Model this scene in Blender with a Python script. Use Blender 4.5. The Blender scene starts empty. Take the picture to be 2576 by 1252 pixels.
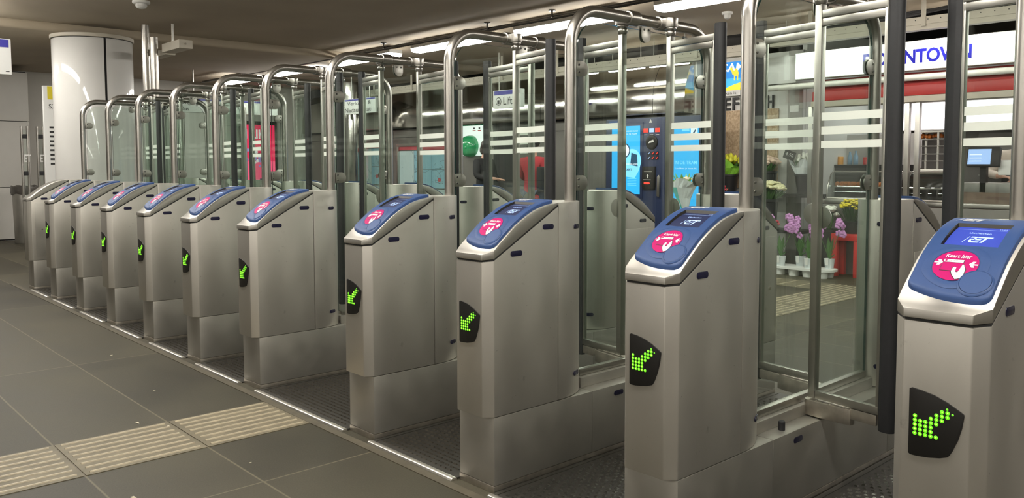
import bpy, bmesh, math, random
from mathutils import Vector, Matrix
random.seed(7)
S = bpy.context.scene
COL = S.collection
PI = math.pi
R = math.radians

# ------------------------------------------------------------------ camera
cam_d = bpy.data.cameras.new('camera')
cam = bpy.data.objects.new('camera', cam_d)
COL.objects.link(cam)
S.camera = cam
CAM = Vector((0.0, -2.0788, 1.2859))
yaw, pitch, roll = 0.83048, -0.06173, -0.00191
fwd = Vector((-math.sin(yaw) * math.cos(pitch), math.cos(yaw) * math.cos(pitch), math.sin(pitch)))
right = fwd.cross(Vector((0, 0, 1))).normalized()
up = right.cross(fwd)
r2 = math.cos(roll) * right + math.sin(roll) * up
u2 = -math.sin(roll) * right + math.cos(roll) * up
mat = Matrix((r2, u2, -fwd)).transposed().to_4x4()
mat.translation = CAM
cam.matrix_world = mat
cam_d.sensor_fit = 'HORIZONTAL'
cam_d.sensor_width = 36.0
cam_d.lens = 36.0 * 2085.93 / 2576.0
cam_d.shift_y = (539.57 - 626.0) / 2576.0
cam_d.clip_start = 0.02
cam_d.clip_end = 100

# ------------------------------------------------------------------ world, exposure
w = bpy.data.worlds.new('world')
S.world = w
w.use_nodes = True
w.node_tree.nodes['Background'].inputs[0].default_value = (1.0, 0.95, 0.88, 1)
w.node_tree.nodes['Background'].inputs[1].default_value = 0.02
S.view_settings.view_transform = 'Standard'
S.view_settings.look = 'None'
S.view_settings.gamma = 1.0
S.view_settings.use_curve_mapping = False
S.view_settings.exposure = 0.0
S.cycles.max_bounces = 10
S.cycles.diffuse_bounces = 4
S.cycles.glossy_bounces = 5
S.cycles.transmission_bounces = 6
S.cycles.transparent_max_bounces = 80
S.cycles.sample_clamp_indirect = 4.0
S.cycles.use_denoising = True
LAMP = 42.0          # strength of the fluorescent diffusers

# ------------------------------------------------------------------ materials
MATS = {}


def new_mat(name):
    m = bpy.data.materials.new(name)
    m.use_nodes = True
    MATS[name] = m
    return m, m.node_tree.nodes, m.node_tree.links, m.node_tree.nodes['Principled BSDF']


def pm(name, col, rough=0.5, metal=0.0, noise=0.0, scale=20.0, stretch=(1, 1, 1), rvar=0.0, bump=0.0, coat=0.0, spec=0.5):
    m, n, l, b = new_mat(name)
    b.inputs['Base Color'].default_value = (*col, 1)
    b.inputs['Roughness'].default_value = rough
    b.inputs['Metallic'].default_value = metal
    b.inputs['Specular IOR Level'].default_value = spec
    if coat:
        b.inputs['Coat Weight'].default_value = coat
    if noise or rvar or bump:
        tc = n.new('ShaderNodeTexCoord')
        mp = n.new('ShaderNodeMapping')
        mp.inputs['Scale'].default_value = stretch
        nz = n.new('ShaderNodeTexNoise')
        nz.inputs['Scale'].default_value = scale
        nz.inputs['Detail'].default_value = 5
        l.new(tc.outputs['Object'], mp.inputs[0])
        l.new(mp.outputs[0], nz.inputs['Vector'])
        if noise:
            r = n.new('ShaderNodeMapRange')
            r.inputs['From Min'].default_value = 0.25
            r.inputs['From Max'].default_value = 0.75
            r.inputs['To Min'].default_value = 1 - noise
            r.inputs['To Max'].default_value = 1 + noise
            mx = n.new('ShaderNodeMix')
            mx.data_type = 'RGBA'
            mx.blend_type = 'MULTIPLY'
            mx.inputs['Factor'].default_value = 1
            mx.inputs[6].default_value = (*col, 1)
            l.new(nz.outputs['Fac'], r.inputs['Value'])
            l.new(r.outputs[0], mx.inputs[7])
            l.new(mx.outputs[2], b.inputs['Base Color'])
        if rvar:
            r = n.new('ShaderNodeMapRange')
            r.inputs['From Min'].default_value = 0.3
            r.inputs['From Max'].default_value = 0.7
            r.inputs['To Min'].default_value = max(0, rough - rvar)
            r.inputs['To Max'].default_value = rough + rvar
            l.new(nz.outputs['Fac'], r.inputs['Value'])
            l.new(r.outputs[0], b.inputs['Roughness'])
        if bump:
            bp = n.new('ShaderNodeBump')
            bp.inputs['Strength'].default_value = bump
            bp.inputs['Distance'].default_value = 0.01
            l.new(nz.outputs['Fac'], bp.inputs['Height'])
            l.new(bp.outputs[0], b.inputs['Normal'])
    return m


def em(name, col, strength):
    m, n, l, b = new_mat(name)
    b.inputs['Base Color'].default_value = (*[min(1, c) * 0.5 for c in col], 1)
    b.inputs['Emission Color'].default_value = (*col, 1)
    b.inputs['Emission Strength'].default_value = strength
    return m


def glass(name, tint, ior=1.45, rough=0.0):
    m, n, l, b = new_mat(name)
    out = n['Material Output']
    n.remove(b)
    tr = n.new('ShaderNodeBsdfTransparent')
    tr.inputs[0].default_value = (*tint, 1)
    gl = n.new('ShaderNodeBsdfGlossy')
    gl.inputs['Roughness'].default_value = rough
    gl.inputs['Color'].default_value = (0.95, 1, 0.97, 1)
    fr = n.new('ShaderNodeFresnel')
    ge = n.new('ShaderNodeNewGeometry')
    io = n.new('ShaderNodeMapRange')          # the same reflectance on the way out as on the way in
    io.inputs['To Min'].default_value = ior
    io.inputs['To Max'].default_value = 1.0 / ior
    l.new(ge.outputs['Backfacing'], io.inputs['Value'])
    l.new(io.outputs[0], fr.inputs['IOR'])
    mx = n.new('ShaderNodeMixShader')
    l.new(fr.outputs[0], mx.inputs[0])
    l.new(tr.outputs[0], mx.inputs[1])
    l.new(gl.outputs[0], mx.inputs[2])
    l.new(mx.outputs[0], out.inputs[0])
    return m


pm('steel', (0.56, 0.535, 0.485), 0.42, 0.80, noise=0.07, scale=6, stretch=(1, 1, 0.35), rvar=0.06)


def stain(name, lo=.64, hi=.72, amt=.72, scale=9):
    m = MATS[name]
    n, l = m.node_tree.nodes, m.node_tree.links
    b = n['Principled BSDF']
    src = b.inputs['Base Color'].links[0].from_socket
    tc = n.new('ShaderNodeTexCoord')
    nz = n.new('ShaderNodeTexNoise')
    nz.inputs['Scale'].default_value = scale
    nz.inputs['Detail'].default_value = 9
    nz.inputs['Roughness'].default_value = .62
    l.new(tc.outputs['Object'], nz.inputs['Vector'])
    r = n.new('ShaderNodeMapRange')
    r.inputs['From Min'].default_value = lo
    r.inputs['From Max'].default_value = hi
    r.inputs['To Min'].default_value = 1
    r.inputs['To Max'].default_value = amt
    l.new(nz.outputs['Fac'], r.inputs['Value'])
    mx = n.new('ShaderNodeMix')
    mx.data_type = 'RGBA'
    mx.blend_type = 'MULTIPLY'
    mx.inputs['Factor'].default_value = 1
    l.new(src, mx.inputs[6])
    l.new(r.outputs[0], mx.inputs[7])
    l.new(mx.outputs[2], b.inputs['Base Color'])


stain('steel')
stain('steel', .69, .73, .45, 45)
CAPM = pm('steel_cap', (0.56, 0.535, 0.49), 0.36, 0.85, noise=0.05, scale=8)
cb_ = CAPM.node_tree.nodes['Principled BSDF']
cb_.inputs['Anisotropic'].default_value = 0.85
tv_ = CAPM.node_tree.nodes.new('ShaderNodeCombineXYZ')     # cross-brushed: grain runs along x
tv_.inputs[1].default_value = 0.8
tv_.inputs[2].default_value = 0.6
CAPM.node_tree.links.new(tv_.outputs[0], cb_.inputs['Tangent'])
pm('steel_dull', (0.43, 0.412, 0.372), 0.46, 0.80, noise=0.10, scale=7, rvar=0.06)
pm('steel_tube', (0.47, 0.45, 0.415), 0.30, 1.0, noise=0.04, scale=30)
pm('steel_frame', (0.46, 0.45, 0.41), 0.34, 1.0, noise=0.06, scale=12)
pm('steel_worn', (0.52, 0.48, 0.42), 0.36, 0.95, noise=0.22, scale=25)
pm('steel_gap', (0.02, 0.02, 0.02), 0.7)
pm('blue_plastic', (0.030, 0.066, 0.185), 0.48, noise=0.03, scale=40, spec=0.3)
pm('blue_dish', (0.033, 0.071, 0.195), 0.45, spec=0.3)
pm('blue_ring', (0.09, 0.15, 0.36), 0.30)
pm('pink', (0.44, 0.005, 0.125), 0.5, spec=0.15)
pm('white_print', (0.74, 0.73, 0.71), 0.55, spec=0.2)
pm('black_print', (0.02, 0.02, 0.02), 0.5)
pm('black_plastic', (0.014, 0.013, 0.012), 0.42, spec=0.3)
pm('rubber', (0.022, 0.022, 0.024), 0.55, noise=0.1, scale=40, spec=0.35)
pm('sensor', (0.012, 0.011, 0.035), 0.2)
pm('mat_rubber', (0.030, 0.027, 0.022), 0.55, noise=0.35, scale=30)
pm('mat_metal', (0.085, 0.076, 0.062), 0.42, 0.6, noise=0.3, scale=30)
pm('mat_stud', (0.06, 0.058, 0.05), 0.25, 0.5)
pm('strip_metal', (0.75, 0.72, 0.66), 0.32, 0.9, noise=0.1, scale=30)
pm('stripe_film', (0.78, 0.81, 0.74), 0.8, spec=0.2)
pm('glass_edge', (0.012, 0.035, 0.030), 0.15)
WE_ = pm('white_enamel', (0.60, 0.59, 0.565), 0.42, noise=0.02, scale=3, coat=0.7, spec=0.2)
WE_.node_tree.nodes['Principled BSDF'].inputs['Coat Roughness'].default_value = 0.05
pm('white_paint', (0.62, 0.61, 0.58), 0.45, noise=0.03, scale=4)
pm('beige_paint', (0.50, 0.46, 0.38), 0.55, noise=0.05, scale=8)
pm('wall_panel', (0.60, 0.58, 0.54), 0.40, noise=0.04, scale=3)
pm('grey_panel', (0.23, 0.22, 0.205), 0.35, 0.4, noise=0.06, scale=3)
pm('steel_mirror', (0.50, 0.48, 0.45), 0.10, 1.0, noise=0.05, scale=3, stretch=(1, 1, 3), rvar=0.04)
pm('dark_steel', (0.10, 0.095, 0.09), 0.25, 0.9, noise=0.1, scale=4)
pm('dark_void', (0.03, 0.027, 0.025), 0.9)
pm('ceiling_paint', (0.38, 0.32, 0.24), 0.8, noise=0.08, scale=1.3)
pm('navy', (0.020, 0.032, 0.085), 0.35, noise=0.04, scale=6)
pm('red_paint', (0.42, 0.025, 0.022), 0.4, noise=0.06, scale=4)
pm('red_plastic', (0.62, 0.03, 0.03), 0.35)
pm('green_gloss', (0.02, 0.33, 0.12), 0.15, coat=0.4)
pm('green_sign', (0.02, 0.36, 0.17), 0.5)
pm('bucket', (0.018, 0.018, 0.019), 0.4, noise=0.1, scale=8)
pm('leaf', (0.06, 0.16, 0.035), 0.5, noise=0.4, scale=25)
pm('leaf_dark', (0.025, 0.065, 0.02), 0.55, noise=0.4, scale=25)
pm('wrap_green', (0.22, 0.52, 0.05), 0.35, noise=0.25, scale=14)
pm('tulip_yellow', (0.66, 0.66, 0.05), 0.5, noise=0.2, scale=25)
pm('rose_pink', (0.82, 0.62, 0.50), 0.6, noise=0.15, scale=30)
pm('rose_cream', (0.78, 0.74, 0.46), 0.6, noise=0.15, scale=30)
pm('bloom_red', (0.52, 0.03, 0.06), 0.55, noise=0.3, scale=30)
pm('orchid', (0.58, 0.26, 0.58), 0.5, noise=0.25, scale=30)
pm('bloom_yellow', (0.75, 0.62, 0.03), 0.5, noise=0.2, scale=30)
pm('bloom_white', (0.80, 0.80, 0.72), 0.55, noise=0.12, scale=30)
pm('paper_wrap', (0.72, 0.76, 0.78), 0.5, noise=0.1, scale=10)
pm('teal_wrap', (0.12, 0.52, 0.45), 0.4, noise=0.2, scale=14)
pm('kraft', (0.45, 0.34, 0.20), 0.7, noise=0.15, scale=14)
pm('skin', (0.58, 0.34, 0.25), 0.5, noise=0.05, scale=20)
pm('hair_dark', (0.03, 0.022, 0.018), 0.5, noise=0.3, scale=60)
pm('cloth_black', (0.016, 0.016, 0.018), 0.85, noise=0.25, scale=18)
pm('cloth_red', (0.36, 0.018, 0.03), 0.8, noise=0.2, scale=14)
pm('cloth_jeans', (0.045, 0.06, 0.095), 0.85, noise=0.25, scale=18)
pm('cloth_cream', (0.66, 0.58, 0.50), 0.8, noise=0.1, scale=14)
pm('shoe', (0.03, 0.03, 0.03), 0.5)
pm('blue_letter', (0.02, 0.02, 0.45), 0.6, spec=0.2)
pm('sign_blue', (0.03, 0.025, 0.30), 0.45)
pm('sign_white', (0.72, 0.72, 0.70), 0.4)
pm('pastry', (0.50, 0.15, 0.03), 0.45, noise=0.5, scale=40)
pm('counter_stone', (0.20, 0.13, 0.10), 0.3, noise=0.25, scale=12)
pm('bin_bag', (0.10, 0.09, 0.08), 0.3, noise=0.3, scale=12, bump=0.5)
pm('crumb', (0.55, 0.50, 0.38), 0.8)
pm('bottle', (0.25, 0.4, 0.55), 0.15)
pm('yellow_paint', (0.72, 0.60, 0.03), 0.5)
pm('orange_paint', (0.75, 0.33, 0.04), 0.4)
pm('lock_chrome', (0.7, 0.68, 0.62), 0.15, 1.0)
pm('rust', (0.20, 0.10, 0.035), 0.6, 0.3, noise=0.4, scale=60)
glass('pane_glass', (0.935, 0.968, 0.950))
glass('case_glass', (0.93, 0.95, 0.94), 1.5)
glass('film_wrap', (0.90, 0.92, 0.92), 1.3, 0.1)
em('lamp', (1.0, 0.96, 0.88), LAMP)
em('lamp_shop', (1.0, 0.95, 0.93), 9.0)
em('led_green', (0.17, 0.80, 0.015), 0.9)
em('led_core', (0.80, 1.0, 0.12), 1.2)
em('screen_navy', (0.012, 0.018, 0.060), 1.0)
em('screen_blue', (0.030, 0.055, 0.36), 1.0)
em('screen_text', (0.45, 0.62, 1.0), 1.0)
em('screen_cyan', (0.020, 0.42, 0.88), 1.05)
em('screen_cyan_light', (0.22, 0.68, 0.95), 1.05)
em('screen_white', (0.75, 0.85, 0.95), 1.0)
em('screen_dark', (0.01, 0.06, 0.12), 1.0)
em('sign_lit', (1.0, 0.99, 0.94), 1.5)
em('menu_lit', (1.0, 0.93, 0.95), 2.0)
em('ad_red', (0.85, 0.02, 0.10), 1.0)
em('ad_pink', (1.0, 0.10, 0.22), 1.0)
em('ad_mix', (0.35, 0.25, 0.55), 1.0)
em('ad_white', (0.9, 0.85, 0.85), 1.0)
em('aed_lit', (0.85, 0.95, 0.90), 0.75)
em('map_lit', (0.55, 0.62, 0.62), 0.45)
em('map_blue', (0.30, 0.50, 0.60), 0.45)
em('map_red', (0.55, 0.06, 0.08), 0.5)
em('map_dark', (0.05, 0.09, 0.12), 0.4)
em('camel_blue', (0.0, 0.22, 0.66), 0.95)
em('camel_sky', (0.03, 0.42, 0.80), 0.95)
em('camel_yellow', (0.95, 0.66, 0.02), 0.95)
em('camel_white', (0.95, 0.95, 0.95), 0.9)
em('register_lit', (0.32, 0.50, 0.85), 0.9)
em('exit_lit', (0.05, 0.8, 0.25), 1.2)
em('red_glow', (1.0, 0.05, 0.03), 1.2)


def floor_material():
    m, n, l, b = new_mat('floor_tile')
    tc = n.new('ShaderNodeTexCoord')
    sep = n.new('ShaderNodeSeparateXYZ')
    l.new(tc.outputs['Object'], sep.inputs[0])

    def math_(op, a, bb=None):
        k = n.new('ShaderNodeMath')
        k.operation = op
        for i, v in enumerate((a, bb)):
            if v is None:
                continue
            if isinstance(v, (int, float)):
                k.inputs[i].default_value = v
            else:
                l.new(v, k.inputs[i])
        return k.outputs[0]

    def cells(src, off, pitch):
        a = math_('DIVIDE', math_('SUBTRACT', src, off), pitch)
        fl = math_('FLOOR', a)
        fr = math_('SUBTRACT', a, fl)
        d = math_('MULTIPLY', math_('MINIMUM', fr, math_('SUBTRACT', 1.0, fr)), pitch)
        return fl, d
    fy, dy = cells(sep.outputs['Y'], -0.09, 0.515)
    fx, dx = cells(sep.outputs['X'], -3.11, 2.655)
    d = math_('MINIMUM', dx, dy)
    g = n.new('ShaderNodeMapRange')
    g.inputs['From Min'].default_value = 0.0015
    g.inputs['From Max'].default_value = 0.006
    g.inputs['To Min'].default_value = 1
    g.inputs['To Max'].default_value = 0
    l.new(d, g.inputs['Value'])
    cmb = n.new('ShaderNodeCombineXYZ')
    l.new(fx, cmb.inputs[0])
    l.new(fy, cmb.inputs[1])
    wn = n.new('ShaderNodeTexWhiteNoise')
    wn.noise_dimensions = '3D'
    l.new(cmb.outputs[0], wn.inputs['Vector'])
    nz = n.new('ShaderNodeTexNoise')
    nz.inputs['Scale'].default_value = 1.6
    nz.inputs['Detail'].default_value = 6
    l.new(tc.outputs['Object'], nz.inputs['Vector'])
    sp = n.new('ShaderNodeTexNoise')
    sp.inputs['Scale'].default_value = 160
    sp.inputs['Detail'].default_value = 3
    l.new(tc.outputs['Object'], sp.inputs['Vector'])
    v = math_('ADD', math_('MULTIPLY', wn.outputs['Value'], 0.34), math_('MULTIPLY', nz.outputs['Fac'], 0.75))
    v = math_('ADD', v, math_('MULTIPLY', sp.outputs['Fac'], 0.45))
    ramp = n.new('ShaderNodeValToRGB')
    ramp.color_ramp.elements[0].position = 0.38
    ramp.color_ramp.elements[0].color = (0.028, 0.025, 0.0175, 1)
    ramp.color_ramp.elements[1].position = 1.0
    ramp.color_ramp.elements[1].color = (0.080, 0.071, 0.047, 1)
    l.new(v, ramp.inputs[0])
    mx = n.new('ShaderNodeMix')
    mx.data_type = 'RGBA'
    l.new(g.outputs[0], mx.inputs['Factor'])
    l.new(ramp.outputs[0], mx.inputs[6])
    mx.inputs[7].default_value = (0.20, 0.17, 0.115, 1)
    gm = math_('MULTIPLY', g.outputs[0], 0.6)
    l.new(gm, mx.inputs['Factor'])
    l.new(mx.outputs[2], b.inputs['Base Color'])
    rr = n.new('ShaderNodeMapRange')
    rr.inputs['To Min'].default_value = 0.48
    b.inputs['Specular IOR Level'].default_value = 0.32
    rr.inputs['To Max'].default_value = 0.66
    l.new(nz.outputs['Fac'], rr.inputs['Value'])
    l.new(rr.outputs[0], b.inputs['Roughness'])
    bp = n.new('ShaderNodeBump')
    bp.inputs['Strength'].default_value = 0.12
    bp.inputs['Distance'].default_value = 0.004
    l.new(sp.outputs['Fac'], bp.inputs['Height'])
    l.new(bp.outputs[0], b.inputs['Normal'])


floor_material()


def osb_material():
    m, n, l, b = new_mat('osb')
    tc = n.new('ShaderNodeTexCoord')
    v = n.new('ShaderNodeTexVoronoi')
    v.inputs['Scale'].default_value = 42
    mp = n.new('ShaderNodeMapping')
    mp.inputs['Scale'].default_value = (1.6, 1, 1)
    mp.inputs['Rotation'].default_value = (0, 0.6, 0)
    l.new(tc.outputs['Object'], mp.inputs[0])
    l.new(mp.outputs[0], v.inputs['Vector'])
    rp = n.new('ShaderNodeValToRGB')
    rp.color_ramp.elements[0].color = (0.34, 0.235, 0.14, 1)
    rp.color_ramp.elements[1].color = (0.60, 0.46, 0.31, 1)
    l.new(v.outputs['Color'], rp.inputs[0])
    l.new(rp.outputs[0], b.inputs['Base Color'])
    b.inputs['Roughness'].default_value = 0.7


osb_material()


def tactile_material():
    m, n, l, b = new_mat('tactile')
    tc = n.new('ShaderNodeTexCoord')
    nz = n.new('ShaderNodeTexNoise')
    nz.inputs['Scale'].default_value = 9
    nz.inputs['Detail'].default_value = 6
    l.new(tc.outputs['Object'], nz.inputs['Vector'])
    rp = n.new('ShaderNodeValToRGB')
    rp.color_ramp.elements[0].position = 0.3
    rp.color_ramp.elements[0].color = (0.115, 0.098, 0.062, 1)
    rp.color_ramp.elements[1].position = 0.75
    rp.color_ramp.elements[1].color = (0.20, 0.17, 0.11, 1)
    l.new(nz.outputs['Fac'], rp.inputs[0])
    l.new(rp.outputs[0], b.inputs['Base Color'])
    b.inputs['Roughness'].default_value = 0.6


tactile_material()
pm('floor_border', (0.085, 0.072, 0.048), 0.6, noise=0.25, scale=12)
pm('tactile_rib', (0.40, 0.345, 0.24), 0.5, noise=0.2, scale=20)

# ------------------------------------------------------------------ mesh helpers


class MB:
    def __init__(self):
        self.v, self.f, self.m = [], [], []

    def add(self, verts, faces, mi=0, xf=None):
        o = len(self.v)
        for p in verts:
            p = Vector(p)
            self.v.append(xf(p) if callable(xf) else (xf @ p if xf is not None else p))
        for f in faces:
            self.f.append([i + o for i in f])
            self.m.append(mi)
        return self

    def box(self, a, b, mi=0, xf=None):
        x0, y0, z0 = a
        x1, y1, z1 = b
        vs = [(x0, y0, z0), (x1, y0, z0), (x1, y1, z0), (x0, y1, z0), (x0, y0, z1), (x1, y0, z1), (x1, y1, z1), (x0, y1, z1)]
        fs = [(0, 3, 2, 1), (4, 5, 6, 7), (0, 1, 5, 4), (1, 2, 6, 5), (2, 3, 7, 6), (3, 0, 4, 7)]
        return self.add(vs, fs, mi, xf)

    def prism(self, poly, h0, h1, axis='z', mi=0, xf=None):
        n = len(poly)

        def P(a, b, h):
            return (a, b, h) if axis == 'z' else ((a, h, b) if axis == 'y' else (h, a, b))
        vs = [P(a, b, h0) for a, b in poly] + [P(a, b, h1) for a, b in poly]
        fs = [tuple(range(n - 1, -1, -1)), tuple(range(n, 2 * n))]
        fs += [(i, (i + 1) % n, (i + 1) % n + n, i + n) for i in range(n)]
        return self.add(vs, fs, mi, xf)

    def lathe(self, prof, seg=20, mi=0, xf=None):
        vs, fs = [], []
        for r, z in prof:
            for k in range(seg):
                a = 2 * PI * k / seg
                vs.append((r * math.cos(a), r * math.sin(a), z))
        for i in range(len(prof) - 1):
            for k in range(seg):
                k2 = (k + 1) % seg
                fs.append((i * seg + k, i * seg + k2, (i + 1) * seg + k2, (i + 1) * seg + k))
        fs.append(tuple(range(seg - 1, -1, -1)))
        fs.append(tuple((len(prof) - 1) * seg + k for k in range(seg)))
        return self.add(vs, fs, mi, xf)

    def cyl(self, c, r, h, axis='z', seg=20, mi=0):
        M = Matrix.Translation(c)
        if axis == 'y':
            M = M @ Matrix.Rotation(-PI / 2, 4, 'X')
        elif axis == 'x':
            M = M @ Matrix.Rotation(PI / 2, 4, 'Y')
        return self.lathe([(r, 0), (r, h)], seg, mi, M)

    def ball(self, c, r, seg=10, rings=6, mi=0, sc=(1, 1, 1)):
        prof = [(r * math.sin(PI * (i + 0.001) / rings) + 1e-5, -r * math.cos(PI * i / rings)) for i in range(rings + 1)]
        return self.lathe(prof, seg, mi, Matrix.Translation(c) @ Matrix.Diagonal((*sc, 1)))

    def tube(self, path, r, seg=14, mi=0, r_end=None):
        path = [Vector(p) for p in path]
        n = len(path)
        T = [(path[min(i + 1, n - 1)] - path[max(i - 1, 0)]).normalized() for i in range(n)]
        ref = Vector((1, 0, 0)) if abs(T[0].x) < 0.8 else Vector((0, 0, 1))
        N = (ref - T[0] * ref.dot(T[0])).normalized()
        vs, fs = [], []
        for i in range(n):
            N = (N - T[i] * N.dot(T[i])).normalized()
            B = T[i].cross(N)
            rr = r if r_end is None else r + (r_end - r) * i / (n - 1)
            for k in range(seg):
                a = 2 * PI * k / seg
                vs.append(path[i] + rr * (math.cos(a) * N + math.sin(a) * B))
        for i in range(n - 1):
            for k in range(seg):
                k2 = (k + 1) % seg
                fs.append((i * seg + k, i * seg + k2, (i + 1) * seg + k2, (i + 1) * seg + k))
        fs.append(tuple(range(seg - 1, -1, -1)))
        fs.append(tuple((n - 1) * seg + k for k in range(seg)))
        return self.add(vs, fs, mi)

    def mesh(self, name, mats, bevel=0.0, smooth=True, segs=2, fix=True):
        me = bpy.data.meshes.new(name)
        me.from_pydata([tuple(p) for p in self.v], [], self.f)
        if isinstance(mats, str):
            mats = [mats]
        for k in mats:
            me.materials.append(MATS[k])
        me.polygons.foreach_set('material_index', self.m)
        bm = bmesh.new()
        bm.from_mesh(me)
        if fix:
            bmesh.ops.recalc_face_normals(bm, faces=bm.faces)
        if bevel:
            es = [e for e in bm.edges if len(e.link_faces) == 2 and e.calc_face_angle(0) > 0.6]
            bmesh.ops.bevel(bm, geom=es, offset=bevel, segments=segs, affect='EDGES', profile=0.6, clamp_overlap=True)
        bm.to_mesh(me)
        bm.free()
        if smooth:
            me.polygons.foreach_set('use_smooth', [True] * len(me.polygons))
            me.set_sharp_from_angle(angle=R(38))
        me.update()
        return me


def link(name, me, parent=None, loc=(0, 0, 0), rot=(0, 0, 0)):
    o = bpy.data.objects.new(name, me)
    COL.objects.link(o)
    o.location = loc
    o.rotation_euler = rot
    if parent is not None:
        o.parent = parent
    return o


def build(name, mb, mats, parent=None, loc=(0, 0, 0), rot=(0, 0, 0), **k):
    return link(name, mb.mesh(name, mats, **k), parent, loc, rot)


def tag(o, label, cat, group=None, kind=None):
    o['label'] = label
    o['category'] = cat
    if group:
        o['group'] = group
    if kind:
        o['kind'] = kind
    return o


def thing(name, label, cat, loc=(0, 0, 0), rz=0.0, group=None):
    o = bpy.data.objects.new(name, None)
    o.empty_display_size = 0.1
    COL.objects.link(o)
    o.location = loc
    o.rotation_euler = (0, 0, rz)
    return tag(o, label, cat, group)


def struct(o):
    o['kind'] = 'structure'
    return o


_tc = {}


def text_polys(s, size=1.0, shear=0.0, weight=0.0, align='LEFT'):
    key = (s, size, shear, weight, align)
    if key in _tc:
        return _tc[key]
    cu = bpy.data.curves.new('txt', 'FONT')
    cu.body = s
    cu.size = size
    cu.shear = shear
    cu.offset = weight
    cu.align_x = align
    cu.resolution_u = 3
    ob = bpy.data.objects.new('txt', cu)
    me = ob.to_mesh()
    r = ([v.co.copy() for v in me.vertices], [tuple(p.vertices) for p in me.polygons])
    ob.to_mesh_clear()
    bpy.data.objects.remove(ob)
    bpy.data.curves.remove(cu)
    _tc[key] = r
    return r


def add_text(mb, s, mi, xf, width=None, height=None, shear=0.0, weight=0.0, align='LEFT'):
    """text scaled to a given cap box; xf maps (x, y) in text plane to 3-D"""
    vs, fs = text_polys(s, 1.0, shear, weight, align)
    x0 = min(v.x for v in vs)
    x1 = max(v.x for v in vs)
    y0 = min(v.y for v in vs)
    y1 = max(v.y for v in vs)
    sy = height / (y1 - y0)
    sx = width / (x1 - x0) if width else sy
    mb.add([Vector(((v.x - x0) * sx, (v.y - y0) * sy, 0)) for v in vs], fs, mi, xf)


def on_wall(x, y, z, facing='-y'):
    """text plane -> vertical wall facing -y (x right) or +x (right = +y)"""
    if facing == '-y':
        return lambda p: Vector((x + p.x, y - p.z, z + p.y))
    return lambda p: Vector((x + p.z, y + p.x, z + p.y))


def RET_polys():
    """slash, R, E and T of the operator's lettering, in a box about 2.6 wide and 1 high"""
    sh = lambda pts: [(x + 0.42 * y, y) for x, y in pts]
    return [sh([(0.0, 0), (0.07, 0), (0.07, 1.0), (0.0, 1.0)]),
            sh([(0.25, 0.80), (0.72, 0.80), (0.72, 1.0), (0.25, 1.0)]),
            sh([(0.66, 0.50), (0.86, 0.55), (0.86, 0.93), (0.72, 1.0), (0.66, 1.0)]),
            sh([(0.36, 0.44), (0.80, 0.44), (0.80, 0.62), (0.36, 0.62)]),
            sh([(0.36, 0.30), (0.52, 0.46), (0.76, 0.20), (0.76, 0.0), (0.64, 0.0)]),
            sh([(0.64, 0.0), (1.46, 0.0), (1.46, 0.20), (0.64, 0.20)]),
            sh([(0.92, 0.42), (1.42, 0.42), (1.42, 0.60), (0.92, 0.60)]),
            sh([(0.90, 0.80), (2.25, 0.80), (2.25, 1.0), (0.90, 1.0)]),
            sh([(1.62, 0.0), (1.86, 0.0), (1.86, 0.85), (1.62, 0.85)])]


def add_poly(mb, pts, mi, xf):
    mb.add([Vector((a, b, 0)) for a, b in pts], [tuple(range(len(pts)))], mi, xf)


def arc(cx, cy, r, a0, a1, n):
    return [(cx + r * math.cos(a0 + (a1 - a0) * i / n), cy + r * math.sin(a0 + (a1 - a0) * i / n)) for i in range(n + 1)]


def stadium(w_, h_, n=6):
    r = h_ / 2 * 0.85
    p = []
    for cx, cy, a in ((w_ / 2 - r, h_ / 2 - r, 0), (-w_ / 2 + r, h_ / 2 - r, PI / 2), (-w_ / 2 + r, -h_ / 2 + r, PI), (w_ / 2 - r, -h_ / 2 + r, 1.5 * PI)):
        p += arc(cx, cy, r, a, a + PI / 2, n)
    return p

# ------------------------------------------------------------------ room shell
ZC = 2.95
YB = 7.2


def slab(name, a, b, mt):
    return struct(build(name, MB().box(a, b), mt))


slab('floor', (-20, -8, -0.1), (6, 12, 0), 'floor_tile')
slab('ceiling', (-20, -8, ZC), (6, 7.42, ZC + 0.4), 'ceiling_paint')
# a lower bay of the ceiling beyond the column line
bm_ = MB().box((-13.9, -8, ZC - 0.10), (-10.95, 7.42, ZC + 0.02))
struct(build('trim_1', bm_, 'ceiling_paint', bevel=0.05, segs=4))
struct(build('trim_2', MB().box((-20, 7.42, 3.25), (6, 12, 3.6)), 'dark_void'))
slab('wall_front', (-20, -8.1, 0), (6, -8, 3.6), 'wall_panel')
slab('wall_right', (6, -8, 0), (6.1, 12, 3.6), 'wall_panel')
# left wall: a projecting block near the gates, then a set-back stretch
mb = MB()
for z0, z1 in ((0.03, 0.895), (0.905, 2.005), (2.015, 2.83)):
    mb.box((-17.4, -8, z0), (-16.0, 1.42, z1))
mb.box((-17.38, -8, 0), (-16.02, 1.40, 2.85), 1)
struct(build('wall_left', mb, ['wall_panel', 'steel_gap'], bevel=0.004))
mb = MB()
ys = [1.42, 3.1, 4.43, 5.45, 7.2]
for y0, y1 in zip(ys[:-1], ys[1:]):
    mb.box((-17.4, y0 + .006, 0.02), (-17.0, y1 - .006, 3.2))
mb.box((-17.39, 1.42, 0), (-17.02, 7.2, 3.2), 1)
struct(build('wall_recess', mb, ['wall_panel', 'steel_gap'], bevel=0.004))
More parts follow.
